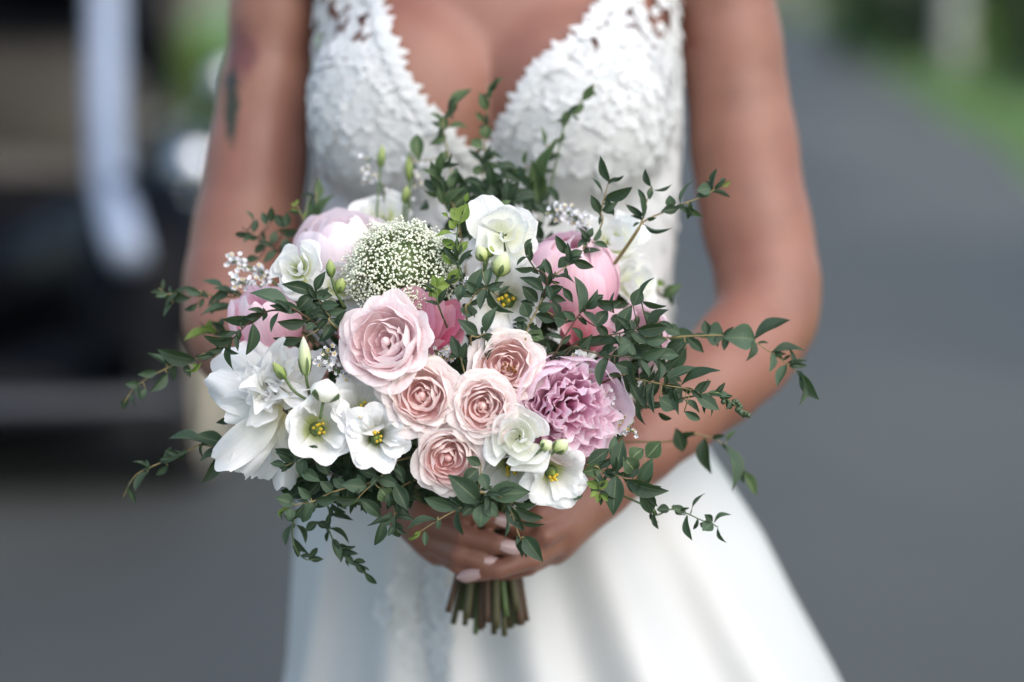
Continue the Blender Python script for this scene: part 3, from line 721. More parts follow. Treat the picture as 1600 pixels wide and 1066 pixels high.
# --- white umbel
uc = bq(628, 424, -.040); uz = facing((.0, .55, .85)); ux, uy, _ = frame(uz); UR = .0360
P, S = [], []; N = 3000
for i in range(N):
    h = 1 - 1.15 * (i + .5) / N; a = i * GA; rr = math.sqrt(max(0, 1 - h * h)); k_ = UR * (R.uniform(.88, 1.08) +   .17 * noise.noise(Vector((math.cos(a) * rr * 3.5, math.sin(a) * rr * 3.5, h * 3.5))))
    dr = ux * (rr * math.cos(a)) * 1.06 + uy * (rr * math.sin(a)) * 1.0 + uz * h * .82
    dr += Vector((R.gauss(0, .03), R.gauss(0, .03), R.gauss(0, .03)))
    if noise.noise(Vector((math.cos(a) * rr * 6, math.sin(a) * rr * 6, h * 6))) < -.42: continue
    p = uc + dr * k_; s = R.uniform(.00075, .00120)
    x, y, z = frame(dr + Vector((R.gauss(0, .3), R.gauss(0, .3), R.gauss(0, .3))), roll=R.uniform(0, 6))
    V = [p + z * s * .9, p + x * s, p + y * s, p - x * s, p - y * s, p - z * s * .8]
    P.append((V, [(0, 1, 2), (0, 2, 3), (0, 3, 4), (0, 4, 1), (5, 2, 1), (5, 3, 2), (5, 4, 3), (5, 1, 4)]))
    if i % 2 == 0: S.append(tube([uc + dr * UR * .55, p], .00022, .00018, 3, False)[:2])
V, F, U = merge([(lambda b: (b[0], b[1]))(ball(uc, UR * .62, 16, 10))] + S + [tube(stem_path(uc - uz * UR * .6, -uz), .002, .002, 5)[:2]])
umb = obj('umbel', mesh('umbel', [v - uc for v in V], F), plain('umbel_stalks', (.13, .18, .065), .7, .3, 200), bouquet, Matrix.Translation(uc)); tag(umb, 'domed green-white umbel of tiny florets above the largest rose')
V, F, U = merge(P); fo = obj('floret', mesh('florets', V, F, None, False), UMB, umb); tag(fo, kind='stuff')
# --- statice: papery white florets with yellow eyes, in small sprays
STW = plain('statice_white', (.84, .84, .86), .7, .12, 200)
def statice(pts_, wd, n, spread, label):
    Pw, Py, Ps = [], [], []; c0 = bq(*pts_[0], wd)
    line = catmull([bq(x, y, wd) for x, y in pts_], 6)
    Ps.append(tube(line + [line[-1] * .5 + BIND * .5], .0008, .0008, 4)[:2])
    for i in range(n):
        b = R.choice(line); p = b + Vector((R.gauss(0, spread), R.gauss(0, spread * .7), R.gauss(0, spread))) / 2250
        d = (p - b) * 60 + facing((R.uniform(-.5, .5), R.uniform(-.2, .8), 1)); x, y, z = frame(d, roll=R.uniform(0, 6)); s = R.uniform(.0016, .0026)
        V = [p - z * s]; F = []
        for q_ in range(10):
            a = q_ * math.pi / 5; k_ = s * (1.0 if q_ % 2 else .62); V.append(p + x * k_ * math.cos(a) + y * k_ * math.sin(a) + z * s * (.5 if q_ % 2 else .35))
        F = [(0, 1 + q_, 1 + (q_ + 1) % 10) for q_ in range(10)]; Pw.append((V, F))
        if R.random() < .3: Py.append(ball(p + z * s * .2, s * .36, 5, 4))
        Ps.append(tube([b, p - z * s * .8], .00035, .0003, 3, False)[:2])
    V, F, U = merge(Ps); o = obj('statice_spray', mesh('statice_spray', [v - c0 for v in V], F), GREEN, bouquet, Matrix.Translation(c0)); tag(o, label)
    V, F, U = merge(Pw); tag(obj('floret', mesh('florets', V, F, None, False), STW, o), kind='stuff')
    if Py: V, F, U = merge(Py); tag(obj('floret_eye', mesh('floret_eyes', V, F), YEL, o), kind='stuff')
statice([(690, 552), (700, 556), (680, 548)], -.012, 34, 7, 'white statice tuft right of the largest rose')
statice([(606, 588), (600, 600), (596, 612)], .004, 26, 5, 'white statice tuft between the largest rose and the lisianthus')
statice([(505, 548), (520, 575), (545, 590)], -.004, 60, 9, 'white statice spray above the fat white bud')
statice([(560, 655), (575, 650), (565, 660)], .010, 16, 5, 'white statice tuft inside the lisianthus trio')
statice([(630, 662), (632, 672)], .004, 16, 4, 'tiny statice tuft by the lowest blush rose')
statice([(902, 560), (918, 585), (935, 610), (948, 628)], -.012, 70, 7, 'white statice spray along the mauve peony')
statice([(968, 642), (975, 665), (985, 672)], -.022, 34, 7, 'white statice tuft right of the mauve peony')
statice([(356, 402), (375, 412), (398, 420), (420, 432)], -.080, 60, 6, 'white statice spike reaching left above the pink peony')
statice([(362, 436), (385, 444), (408, 448)], -.070, 46, 7, 'lower white statice spike reaching left above the pink peony')
statice([(855, 335), (880, 330), (905, 345), (915, 360)], -.090, 80, 10, 'white statice cluster beside the white rose at the back')
statice([(728, 440), (735, 436)], -.012, 14, 5, 'single statice tuft beside the umbel')
statice([(575, 250), (572, 275), (598, 290), (600, 330)], -.16, 40, 7, 'blurred white statice spike in front of the bodice')
statice([(640, 240), (648, 262), (640, 320)], -.16, 30, 6, 'blurred white statice spike under the neckline')
# --- the bare stem ends under the hands
for i in range(26):
    a = i * GA; s = math.sqrt((i + .5) / 26); top = BIND + RT * (.018 * s * math.cos(a)) + Vector((0, .021 * s * math.sin(a), 0))
    lean = .50 * s * math.cos(a) + R.uniform(-.14, .14); L = R.uniform(.028, .056) + .018 * (1 - s)
    bot = at(767, 896, 1.847) + RT * (.019 * s * math.cos(a) + lean * .024) + Vector((0, .022 * s * math.sin(a) - .003, -L * .72))
    obj('stem', mesh('stem', *tube(catmull([top, (top + bot) * .5 + Vector((0, 0, .002)), bot], 4), R.uniform(.0020, .0036), None, 7)), (OLIVE, BROWN, OLIVE, BROWN, GREEN, OLIVE)[i % 6], bouquet)
# ------------------------------------------------------------------ eucalyptus and other greenery of the bouquet
def leaf_mat(name, lo, hi, back, rib, tr=.16):
    k = NT(name); uv = k.n('UVMap').outputs[0]; sep = k.n('SeparateXYZ', {0: uv}); rnd = k.n('ObjectInfo').outputs['Random']
    nz = k.noise(5, k.n('TexCoord').outputs['Generated'], 4)
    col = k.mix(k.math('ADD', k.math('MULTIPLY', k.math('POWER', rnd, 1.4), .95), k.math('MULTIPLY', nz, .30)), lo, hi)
    du = k.math('ABSOLUTE', k.math('SUBTRACT', sep.outputs[0], .5))
    wv = k.n('TexWave', {'Vector': k.n('Mapping', {0: uv, 2: (0, 0, .6), 3: (1, 2.2, 1)}).outputs[0], 'Scale': 3.0, 'Distortion': 1.5}).outputs[1]
    col = k.mix(k.math('MULTIPLY', wv, .12), col, rib)
    col = k.mix(k.mrange(du, .012, .05, .75, 0), col, rib)                # midrib
    col = k.mix(k.mrange(du, .44, .5, 0, .35), col, rib)                  # pale margin
    col = k.mix(k.math('MULTIPLY', k.n('NewGeometry').outputs['Backfacing'], .7), col, back)
    k.set(Base_Color=col, Roughness=.5); k.b.inputs['Specular IOR Level'].default_value = .28
    k.bump(k.math('ADD', wv, k.mrange(du, 0, .06, -1.5, 0)), .25, .0006)
    k.translucent(k.mix(.5, col, (.12, .24, .03)), tr); return k.m
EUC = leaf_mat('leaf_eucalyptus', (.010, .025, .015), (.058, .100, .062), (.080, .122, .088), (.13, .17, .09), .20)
LIME = leaf_mat('leaf_lime', (.10, .18, .025), (.19, .28, .055), (.22, .32, .09), (.36, .42, .16), .3)
OLV = leaf_mat('leaf_soft_green', (.026, .056, .024), (.066, .112, .048), (.14, .20, .10), (.24, .30, .14), .22)
def leaf_mesh(bend, fold, side, tip, seed):
    nu, nv = 5, 9; V, U = [], []; r = random.Random(seed)
    for j in range(nv):
        v = j / (nv - 1); s = max(.03, math.sin(math.pi * v ** .92) ** tip * (1 if v < .98 else .3))
        if v == 0: s = .06
        for i in range(nu):
            u = i / 2 - 1
            V.append((.5 * u * s + side * v * (1 - v), v, -bend * (v - .35) ** 2 + bend * .12 + fold * abs(u) * s * .5 + .015 * math.sin(9 * v + 2 * u + seed)))
            U.append((.5 + u / 2, v))
    return mesh('leaf', V, grid_faces(nu, nv), U)
LMESH = {}
for mm, key in ((EUC, 'e'), (LIME, 'l'), (OLV, 'o')):
    L_ = []
    for i, (b, f, s, t) in enumerate(((.25, .35, .06, 1.0), (.55, .30, -.10, .9), (-.25, .45, .03, 1.15), (.10, .25, .12, .95), (.75, .40, -.06, 1.0), (.05, .55, 0, .8))):
        m_ = leaf_mesh(b, f, s, t, i); m_.materials.append(mm); L_.append(m_)
    LMESH[key] = L_
def leaf(parent, b, t, wpx, key='e', q=R):
    y = t - b; L = y.length; y = y / L; w_ = wpx * (1.08 if key == 'o' else .95) * q.uniform(.88, 1.12) / 2250
    full = max(w_, min(.44 * L, w_ * 2.2)); roll = math.acos(max(-1, min(1, w_ / full))) * q.choice((-1, 1))
    n = -FW + RT * q.uniform(-.25, .25) + UP * q.uniform(-.05, .45); n = (n - y * n.dot(y)).normalized(); x = y.cross(n)
    c, s = math.cos(roll), math.sin(roll); x, n = x * c + n * s, n * c - x * s
    m = q.choice(LMESH[key]); o = link(bpy.data.objects.new('leaf', m)); o.matrix_basis = mat4(x * full, y * L, n * L * .8, b)
    return par(o, parent)
NLEAF = 0
EXTRA = []
def sprig(label, wd, stem, leaves, key='e', mat=None, name='eucalyptus_sprig', root=None, wd1=None, tipbud=False):
    """stem: pixels from the heart of the bouquet outwards; leaves: base x, base y, tip x, tip y, width (pixels);
    wd / wd1: how far before or behind the front plane it starts and ends"""
    global NLEAF
    wd1 = wd if wd1 is None else wd1; q = random.Random(stem[0][0] * 7 + stem[0][1]); n = len(stem)
    depth = lambda i: wd + (wd1 - wd) * i / max(1, n - 1)
    P = [bq(x, y, depth(i)) for i, (x, y) in enumerate(stem)]
    inner = P[0] * .55 + (BIND + Vector((0, -.004, .06))) * .45 + FW * .012
    parts = [tube(catmull([BIND + Vector((q.uniform(-.01, .01), 0, .02)), inner] + P, 5), .00095, .0004, 5)]
    o = part(name, P[0], parts, mat or TWIG, label)
    pc = catmull(P, 8); px = catmull([Vector((x, y, 0)) for x, y in stem], 8)
    for L in leaves:
        bx, by, tx, ty, w_ = L[:5]; kk = L[5] if len(L) > 5 else key
        i = min(range(len(px)), key=lambda i: (px[i].x - bx) ** 2 + (px[i].y - by) ** 2)
        dd = (pc[i] - CAM).dot(FW); b = at(bx, by, dd); ln = math.hypot(tx - bx, ty - by) / 2250
        t = at(tx, ty, dd - ln * q.uniform(-.35, .5))
        if math.hypot(px[i].x - bx, px[i].y - by) > 5: parts.append(0); obj('petiole', mesh('petiole', *tube([pc[i], pc[i] * .4 + b * .6 - UP * .0006, b], .0005, .0004, 4)), mat or TWIG, o)
        leaf(o, b, t, w_, kk, q); NLEAF += 1
    for _ in range(int(len(leaves) * 1.1)):          # small side leaves that fill the sprig out
        i = q.randrange(len(pc) - 1); tg = (pc[min(i + 1, len(pc) - 1)] - pc[max(0, i - 1)]).normalized()
        y = (tg * q.uniform(.2, 1) + Vector((q.gauss(0, .7), q.gauss(0, .5), q.gauss(0, .7)))).normalized(); EXTRA.append((pc[i], y, q.uniform(.007, .016)))
    if tipbud:
        for i in range(5):
            a = q.uniform(0, 6.28); e = P[-1]; dirn = (P[-1] - P[-2]).normalized()
            leaf(o, e - dirn * .001 * i, e + (dirn + Vector((q.uniform(-.6, .6), q.uniform(-.4, .4), q.uniform(-.6, .6)))) * q.uniform(.003, .006), q.uniform(3, 6), 'l', q)
    return o
sprig('eucalyptus sprig crossing the soft pink peony at the left', .004, [(470, 490), (457, 489), (425, 485), (394, 500), (363, 530), (338, 553), (307, 570)],
  [(454, 484, 392, 452, 26), (470, 486, 428, 476, 20), (408, 494, 346, 500, 16), (411, 481, 412, 503, 8), (436, 488, 423, 519, 14), (395, 505, 388, 556, 15), (413, 490, 380, 496, 12), (374, 514, 371, 535, 9), (366, 528, 319, 529, 16),
   (363, 533, 360, 580, 11), (349, 545, 326, 548, 8), (368, 518, 342, 525, 12)], mat=BROWN, tipbud=True)
sprig('eucalyptus leaf cluster between the umbel and soft pink peony', -.002, [(525, 512), (515, 495), (501, 474), (490, 458)],
  [(488, 457, 443, 443, 20), (487, 460, 463, 487, 24), (492, 455, 508, 424, 17), (490, 460, 520, 462, 17), (501, 471, 476, 506, 21), (513, 490, 543, 487, 15), (517, 498, 540, 512, 14), (478, 502, 433, 503, 19), (473, 528, 426, 530, 17),
   (492, 505, 478, 516, 12), (525, 514, 498, 534, 16), (520, 505, 505, 530, 16), (500, 478, 530, 476, 16)])
sprig('blurred eucalyptus sprig pointing left across her elbow', -.085, [(385, 470), (366, 464), (338, 463), (301, 453), (264, 460), (248, 450)],
  [(298, 466, 262, 456, 17), (315, 460, 286, 448, 14), (349, 449, 316, 438, 16), (370, 464, 333, 449, 15), (318, 466, 311, 482, 9), (343, 469, 329, 492, 12), (270, 474, 256, 494, 8), (262, 460, 243, 463, 11), (309, 474, 288, 486, 10),
   (377, 483, 313, 489, 17), (360, 450, 330, 470, 14)])
sprig('eucalyptus sprig drooping at the far left over the dark car', -.075, [(345, 558), (308, 561), (279, 568), (244, 584), (212, 604), (193, 631)],
  [(306, 562, 246, 549, 22), (260, 569, 229, 553, 8), (247, 581, 214, 584, 13), (220, 604, 196, 600, 16), (228, 607, 219, 624, 12), (262, 583, 236, 613, 10), (200, 620, 191, 640, 11), (208, 614, 210, 634, 8), (290, 566, 300, 590, 10)])
sprig('lime green leaf tip at the left edge', -.10, [(360, 520), (338, 519), (310, 522)], [(338, 519, 286, 530, 14), (326, 516, 330, 500, 12), (340, 520, 312, 512, 14), (345, 515, 335, 502, 12)], 'l', GREEN, 'leafy_sprig')
sprig('thin eucalyptus sprig at the lower left pointing at the road', -.045, [(372, 700), (346, 702), (314, 695), (282, 711), (233, 731), (209, 746), (192, 778)],
  [(319, 692, 262, 680, 15), (353, 695, 304, 680, 28), (287, 708, 249, 723, 20), (263, 727, 244, 742, 10), (232, 733, 207, 719, 4), (232, 737, 211, 768, 10), (320, 691, 314, 714, 6), (346, 700, 313, 720, 14), (340, 711, 316, 755, 16), (364, 650, 338, 662, 12), (209, 748, 198, 768, 5)], wd1=-.065)
sprig('eucalyptus sprig at the lower left with a lime tip', .006, [(560, 760), (540, 763), (513, 772), (488, 784), (456, 790), (443, 799)],
  [(461, 788, 430, 778, 25), (489, 785, 470, 817, 25), (492, 783, 528, 778, 16), (486, 779, 466, 762, 17), (454, 793, 451, 814, 19), (526, 772, 493, 794, 18), (540, 764, 520, 748, 18), (520, 770, 500, 752, 16)], tipbud=True)
sprig('broad eucalyptus sprig under the lisianthus trio', .008, [(612, 722), (607, 732), (587, 752), (567, 770), (558, 781)],
  [(573, 761, 535, 757, 23), (571, 761, 559, 740, 17), (591, 748, 623, 758, 20), (616, 754, 637, 798, 28), (562, 779, 597, 809, 22), (558, 779, 520, 779, 10), (564, 781, 531, 794, 12, 'o'), (594, 763, 608, 783, 28, 'o'), (607, 770, 609, 794, 12), (621, 725, 631, 756, 18), (590, 745, 560, 735, 16)])
sprig('eucalyptus sprig hanging straight down beside the fingers', .002, [(612, 770), (616, 786), (617, 806), (618, 826)],
  [(616, 809, 575, 824, 6), (616, 815, 624, 840, 20), (598, 812, 587, 854, 17), (616, 810, 650, 814, 8), (612, 800, 598, 826, 16), (618, 790, 640, 806, 16), (616, 822, 606, 838, 12)])
sprig('dark eucalyptus tip hanging lowest before the skirt', -.035, [(520, 770), (515, 802), (513, 824), (522, 847), (535, 862), (555, 883), (574, 897)],
  [(515, 804, 551, 815, 11), (513, 826, 547, 845, 12), (519, 844, 531, 877, 12), (526, 851, 545, 860, 10), (535, 858, 552, 864, 8), (540, 868, 553, 884, 10), (555, 880, 572, 897, 12), (517, 786, 540, 803, 10), (497, 815, 477, 831, 17), (495, 817, 518, 825, 14), (548, 876, 566, 884, 8), (560, 888, 578, 890, 6)], wd1=-.045, mat=GREEN)
sprig('small dark eucalyptus tip curling at the lower left', -.045, [(470, 795), (459, 815), (457, 838), (463, 860), (477, 874), (490, 874)],
  [(456, 820, 445, 853, 12), (463, 820, 480, 847, 10), (459, 840, 484, 865, 11), (457, 853, 468, 872, 10), (483, 874, 506, 874, 12)], mat=GREEN)
sprig('short eucalyptus sprig under the ragged white bloom', .004, [(500, 702), (477, 712), (455, 724), (445, 728)],
  [(477, 712, 426, 704, 18), (447, 727, 422, 724, 12), (476, 716, 468, 746, 20), (497, 712, 514, 743, 21), (450, 726, 440, 738, 10), (490, 708, 520, 716, 18), (470, 735, 500, 752, 18)])
sprig('eucalyptus spray in front of the hands', .022, [(748, 765), (758, 772), (752, 784), (729, 789), (684, 813), (650, 835)],
  [(749, 785, 703, 743, 35), (751, 789, 751, 824, 27), (752, 788, 779, 806, 25), (712, 796, 662, 778, 20), (729, 801, 701, 776, 18), (716, 797, 723, 838, 15), (684, 813, 633, 824, 14), (684, 807, 685, 828, 8), (664, 830, 664, 853, 12), (740, 790, 722, 806, 16)], tipbud=True)
sprig('eucalyptus spray reaching right over the fingers', .020, [(748, 768), (758, 772), (791, 783), (812, 840), (824, 858)],
  [(758, 773, 828, 770, 36), (791, 785, 819, 829, 23), (805, 792, 849, 810, 17), (812, 814, 851, 820, 6), (791, 810, 789, 842, 5), (802, 785, 838, 790, 14), (819, 838, 846, 877, 29), (814, 842, 806, 852, 6), (752, 727, 727, 714, 19), (747, 733, 723, 754, 25), (752, 740, 762, 765, 22)])
sprig('leafy eucalyptus cluster at the lower right', .004, [(925, 728), (939, 734), (978, 748), (1016, 764)],
  [(961, 740, 973, 686, 28), (963, 743, 957, 803, 31), (941, 731, 910, 738, 18, 'o'), (918, 726, 952, 701, 23), (954, 714, 961, 680, 15), (980, 749, 1041, 772, 22), (1001, 758, 1019, 806, 26), (998, 752, 1020, 716, 22), (992, 737, 976, 715, 27, 'o'), (978, 755, 996, 771, 14), (908, 767, 897, 783, 14), (975, 745, 1000, 725, 20), (985, 720, 1005, 700, 26, 'o'), (1010, 715, 1032, 690, 28, 'o'), (940, 745, 925, 775, 20)])
sprig('lime green tip under the white lisianthus cup at lower right', .012, [(925, 745), (936, 764), (940, 775)], [(936, 764, 916, 752, 12), (936, 764, 950, 750, 12), (934, 768, 922, 778, 11), (940, 768, 950, 784, 10), (938, 770, 932, 786, 9)], 'l', GREEN, 'leafy_sprig')
sprig('small round-leaved sprig trailing over the skirt at right', -.040, [(1008, 790), (1025, 805), (1048, 796), (1072, 802), (1096, 813), (1116, 820)],
  [(1046, 796, 1026, 797, 19), (1022, 802, 1029, 827, 11), (1072, 801, 1049, 791, 15), (1081, 796, 1100, 770, 4), (1074, 805, 1080, 845, 11), (1114, 817, 1097, 830, 25), (1116, 817, 1141, 801, 7), (1122, 823, 1132, 849, 7), (1114, 815, 1100, 804, 14)], mat=GREEN)
sprig('blurred drooping eucalyptus with big leaves below her forearm', -.105, [(1045, 690), (1075, 678), (1099, 681), (1128, 693), (1161, 734)],
  [(1067, 706, 1056, 669, 24), (1102, 684, 1106, 739, 23), (1128, 694, 1153, 763, 30), (1144, 714, 1160, 756, 16), (1161, 735, 1180, 775, 19, 'o'), (1135, 690, 1150, 672, 7, 'o')])
sprig('long round-leaved eucalyptus reaching right across her forearm', -.050, [(1000, 530), (1040, 528), (1087, 525), (1134, 525), (1176, 534), (1199, 547), (1226, 566), (1247, 584)],
  [(1131, 525, 1101, 521, 40), (1105, 525, 1101, 501, 20), (1180, 531, 1135, 525, 44), (1137, 521, 1131, 548, 12), (1179, 530, 1235, 500, 17), (1176, 531, 1170, 564, 13), (1206, 550, 1257, 545, 18), (1205, 549, 1202, 582, 14), (1229, 568, 1262, 565, 5), (1229, 569, 1214, 603, 14), (1247, 582, 1257, 632, 16), (1250, 582, 1279, 625, 14),
   (1087, 525, 1046, 531, 36), (1072, 545, 1045, 577, 28), (1063, 522, 1036, 512, 22), (1075, 528, 1100, 552, 20)])
sprig('dense eucalyptus sprig with pointed leaves at the right', -.006, [(850, 560), (880, 550), (910, 531), (963, 522), (998, 513), (1035, 503)],
  [(1010, 510, 1045, 484, 16), (995, 516, 1044, 510, 16), (963, 519, 987, 477, 23), (989, 478, 1001, 450, 21), (1001, 468, 1018, 432, 7), (1002, 470, 1041, 479, 9), (992, 514, 998, 494, 11), (960, 525, 996, 558, 20), (1007, 534, 1043, 531, 18), (941, 526, 900, 536, 14), (969, 537, 911, 543, 18), (985, 520, 1012, 538, 16), (950, 524, 930, 505, 14)], mat=OLIVE)
sprig('eucalyptus branch over the pink peony petals at right', .004, [(868, 552), (880, 530), (905, 492), (925, 470)],
  [(970, 472, 925, 473, 16), (905, 489, 898, 432, 21), (910, 486, 934, 511, 17), (930, 510, 950, 485, 21), (960, 489, 957, 456, 5), (899, 500, 880, 486, 14), (893, 512, 912, 534, 14), (915, 480, 935, 455, 12)], mat=BROWN)
sprig('eucalyptus sprig above the white statice at right', .004, [(890, 548), (910, 546), (939, 554), (998, 559), (1028, 559)],
  [(1025, 557, 1062, 554, 19), (1026, 560, 1031, 594, 9), (951, 557, 937, 604, 19), (960, 569, 996, 582, 21), (986, 563, 992, 606, 12), (998, 557, 1042, 546, 15), (965, 556, 985, 536, 15), (1000, 562, 1014, 590, 13), (940, 552, 960, 536, 14)], mat=OLIVE)
sprig('eucalyptus sprig with berries ending over her forearm', -.010, [(960, 590), (998, 593), (1040, 602), (1084, 611), (1116, 631)],
  [(1037, 595, 1088, 573, 19), (1063, 603, 1123, 576, 19), (1087, 616, 1124, 641, 21), (1084, 611, 1111, 595, 15), (1057, 608, 1062, 648, 11), (1022, 600, 1022, 646, 7), (1050, 606, 1054, 632, 7), (1104, 624, 1114, 650, 4), (1100, 618, 1145, 619, 14), (1069, 625, 1094, 644, 12), (1069, 643, 1094, 656, 12), (1030, 622, 1056, 640, 32), (1007, 600, 1010, 640, 14), (1000, 632, 1006, 666, 9), (985, 598, 1000, 630, 18), (1018, 600, 1004, 620, 16)], tipbud=False)
o = sprig('berry tip beyond the right-hand eucalyptus', -.014, [(1100, 616), (1131, 622), (1150, 634), (1167, 646)], [(1131, 622, 1145, 618, 6), (1140, 626, 1136, 640, 6)], name='berry_sprig', mat=GREEN)
BERRY = plain('berry_dark_green', (.05, .08, .035), .45, .3, 200)
for i in range(15):
    t = i / 14; p = bq(1128 + 40 * t + R.uniform(-4, 4), 620 + 27 * t + R.uniform(-6, 6), -.014 + R.uniform(-.004, .004)); V, F = ball(p, R.uniform(.0014, .0024), 6, 5, (1, 1, 1.2)); obj('berry', mesh('berry', V, F), BERRY, o)
sprig('eucalyptus branch rising over the round pink peony', .000, [(818, 545), (824, 515), (839, 485), (854, 451), (866, 431), (886, 416), (891, 403)],
  [(840, 472, 816, 447, 19), (849, 455, 815, 432, 20), (836, 478, 813, 470, 12), (826, 496, 816, 473, 21), (825, 502, 801, 500, 12), (824, 519, 807, 503, 15), (823, 521, 802, 535, 12), (825, 519, 850, 531, 21, 'o'), (823, 524, 842, 550, 16), (839, 493, 869, 502, 13), (841, 485, 863, 475, 18), (854, 461, 880, 448, 19), (854, 462, 885, 470, 12),
   (879, 449, 895, 473, 13), (875, 494, 863, 470, 15), (886, 502, 864, 495, 25), (864, 431, 850, 403, 14), (868, 434, 899, 438, 11), (839, 434, 857, 440, 10), (885, 397, 868, 368, 15), (890, 402, 871, 418, 17), (892, 402, 910, 392, 15), (894, 406, 928, 418, 15)], wd1=-.02)
sprig('threadlike eucalyptus twig over the white lisianthus', .002, [(854, 446), (836, 420), (823, 400), (820, 388)], [(836, 420, 804, 420, 8), (823, 402, 807, 415, 4), (836, 419, 852, 406, 5), (824, 399, 830, 378, 11), (843, 428, 850, 416, 4)], mat=BROWN)
sprig('leaf star before the white rose at the upper right', -.050, [(905, 400), (915, 385), (921, 375)], [(919, 372, 926, 356, 12), (919, 377, 902, 386, 18), (926, 377, 938, 356, 8), (928, 379, 950, 387, 10), (918, 378, 910, 362, 14)])
sprig('star of eucalyptus leaves in the middle of the bouquet', .004, [(728, 490), (734, 474), (746, 455), (760, 450)],
  [(761, 449, 765, 416, 18), (759, 448, 738, 446, 12), (760, 451, 750, 484, 17), (763, 451, 797, 494, 15), (763, 449, 783, 452, 13), (779, 462, 798, 447, 4), (734, 476, 731, 497, 27), (753, 420, 732, 463, 23), (722, 445, 716, 470, 20), (745, 456, 728, 440, 16)])
sprig('eucalyptus pair hanging over the upper spray rose', .010, [(735, 534), (746, 527), (759, 521)], [(759, 520, 774, 479, 18), (759, 522, 760, 562, 17), (746, 526, 717, 499, 18)])
sprig('eucalyptus sprig right of the largest rose', .000, [(728, 590), (722, 566), (714, 540)], [(719, 560, 705, 524, 18), (723, 560, 728, 535, 15), (721, 562, 736, 585, 16), (718, 550, 702, 560, 12)])
sprig('lime leafy tip standing beside the topmost lisianthus', -.012, [(722, 440), (718, 420), (714, 388), (715, 361), (722, 335)],
  [(722, 345, 704, 326, 26, 'l'), (716, 350, 732, 318, 24, 'l'), (727, 316, 731, 301, 9, 'l'), (708, 365, 680, 368, 11, 'l'), (700, 340, 690, 332, 8, 'l'), (716, 397, 731, 376, 15), (714, 390, 690, 374, 16), (712, 412, 690, 395, 20), (716, 420, 700, 445, 18), (712, 356, 702, 345, 16, 'l')], 'l', GREEN, 'leafy_sprig')
sprig('lime rosette at the foot of the umbel', .000, [(686, 480), (684, 462), (682, 450)], [(682, 450, 676, 429, 15), (682, 449, 703, 446, 17), (681, 450, 665, 446, 14), (682, 450, 686, 469, 18), (682, 448, 694, 432, 12), (681, 452, 670, 464, 12)], 'l', GREEN, 'leafy_sprig')
sprig('single leaf behind the topmost lisianthus', -.04, [(770, 335), (778, 325)], [(778, 325, 798, 313, 11, 'o')])
# rising at the back, out of focus
sprig('tallest eucalyptus tip in front of the cleavage', -.150, [(752, 330), (754, 280), (757, 241), (761, 173), (770, 135)],
  [(761, 173, 750, 145, 17), (765, 158, 783, 119, 14), (760, 218, 760, 194, 19), (756, 190, 744, 176, 10), (754, 232, 736, 217, 19), (757, 250, 775, 236, 14), (755, 270, 738, 262, 18), (756, 265, 778, 256, 18), (754, 295, 735, 283, 20), (754, 300, 776, 284, 20), (754, 320, 770, 300, 20)], 'o')
sprig('eucalyptus tip under the left half of the neckline', -.145, [(715, 330), (702, 250), (695, 213), (692, 193), (704, 166)],
  [(701, 176, 738, 139, 18), (698, 213, 672, 226, 13), (695, 204, 691, 181, 20), (701, 199, 730, 196, 12), (690, 190, 674, 176, 8), (655, 252, 650, 206, 25), (697, 235, 686, 262, 14)], 'o')
sprig('eucalyptus shoot at the back left of the lime tip', -.10, [(715, 345), (700, 310), (690, 280), (686, 250)],
  [(698, 303, 672, 251, 19), (687, 275, 690, 237, 15), (684, 282, 660, 262, 10), (706, 300, 714, 262, 14), (692, 320, 684, 290, 16), (700, 330, 722, 290, 15), (690, 300, 662, 300, 4), (705, 325, 730, 305, 16)], 'o')
sprig('big-leaved eucalyptus standing in front of the right cup', -.150, [(842, 345), (842, 310), (845, 270), (858, 228)],
  [(841, 320, 829, 250, 34), (846, 298, 865, 222, 25), (858, 229, 888, 215, 6), (850, 228, 846, 198, 8), (824, 266, 788, 281, 17), (800, 272, 792, 250, 12), (820, 258, 824, 236, 10), (844, 314, 866, 290, 17), (835, 330, 812, 300, 18), (840, 335, 800, 305, 16), (812, 300, 790, 300, 14)], 'o')
sprig('topmost right leaf chain before the lace', -.150, [(868, 260), (879, 205), (895, 178), (912, 155), (926, 135)], [(880, 200, 886, 171, 15), (896, 180, 913, 161, 12), (909, 159, 928, 130, 14), (893, 180, 882, 190, 10), (918, 146, 930, 150, 5)], 'o', GREEN)
sprig('crisp upright eucalyptus tip above the white rose', -.055, [(935, 365), (939, 331), (945, 306), (953, 278)], [(953, 286, 940, 243, 16), (941, 303, 925, 277, 8), (946, 309, 988, 293, 15), (938, 334, 923, 305, 15), (941, 329, 965, 317, 12), (955, 282, 975, 274, 3)])
sprig('slender eucalyptus fork at the upper right', -.055, [(985, 375), (1002, 348), (1009, 320), (1018, 295)], [(1018, 292, 1008, 264, 8), (1015, 312, 1018, 291, 11), (1022, 297, 1051, 289, 4), (1003, 345, 1000, 304, 8), (1000, 348, 988, 354, 5), (1007, 351, 1047, 362, 4)])
sprig('eucalyptus tip pointing right at her upper arm', -.055, [(990, 372), (1004, 348), (1038, 331), (1063, 320), (1094, 309), (1116, 297), (1138, 287)],
  [(1060, 326, 1032, 331, 17), (1049, 326, 1046, 305, 17), (1063, 320, 1079, 280, 4), (1111, 304, 1087, 306, 14), (1111, 295, 1089, 298, 20), (1114, 293, 1121, 263, 9), (1113, 300, 1141, 309, 5), (1126, 292, 1142, 282, 8, 'l'), (1075, 322, 1100, 338, 6, 'o')])
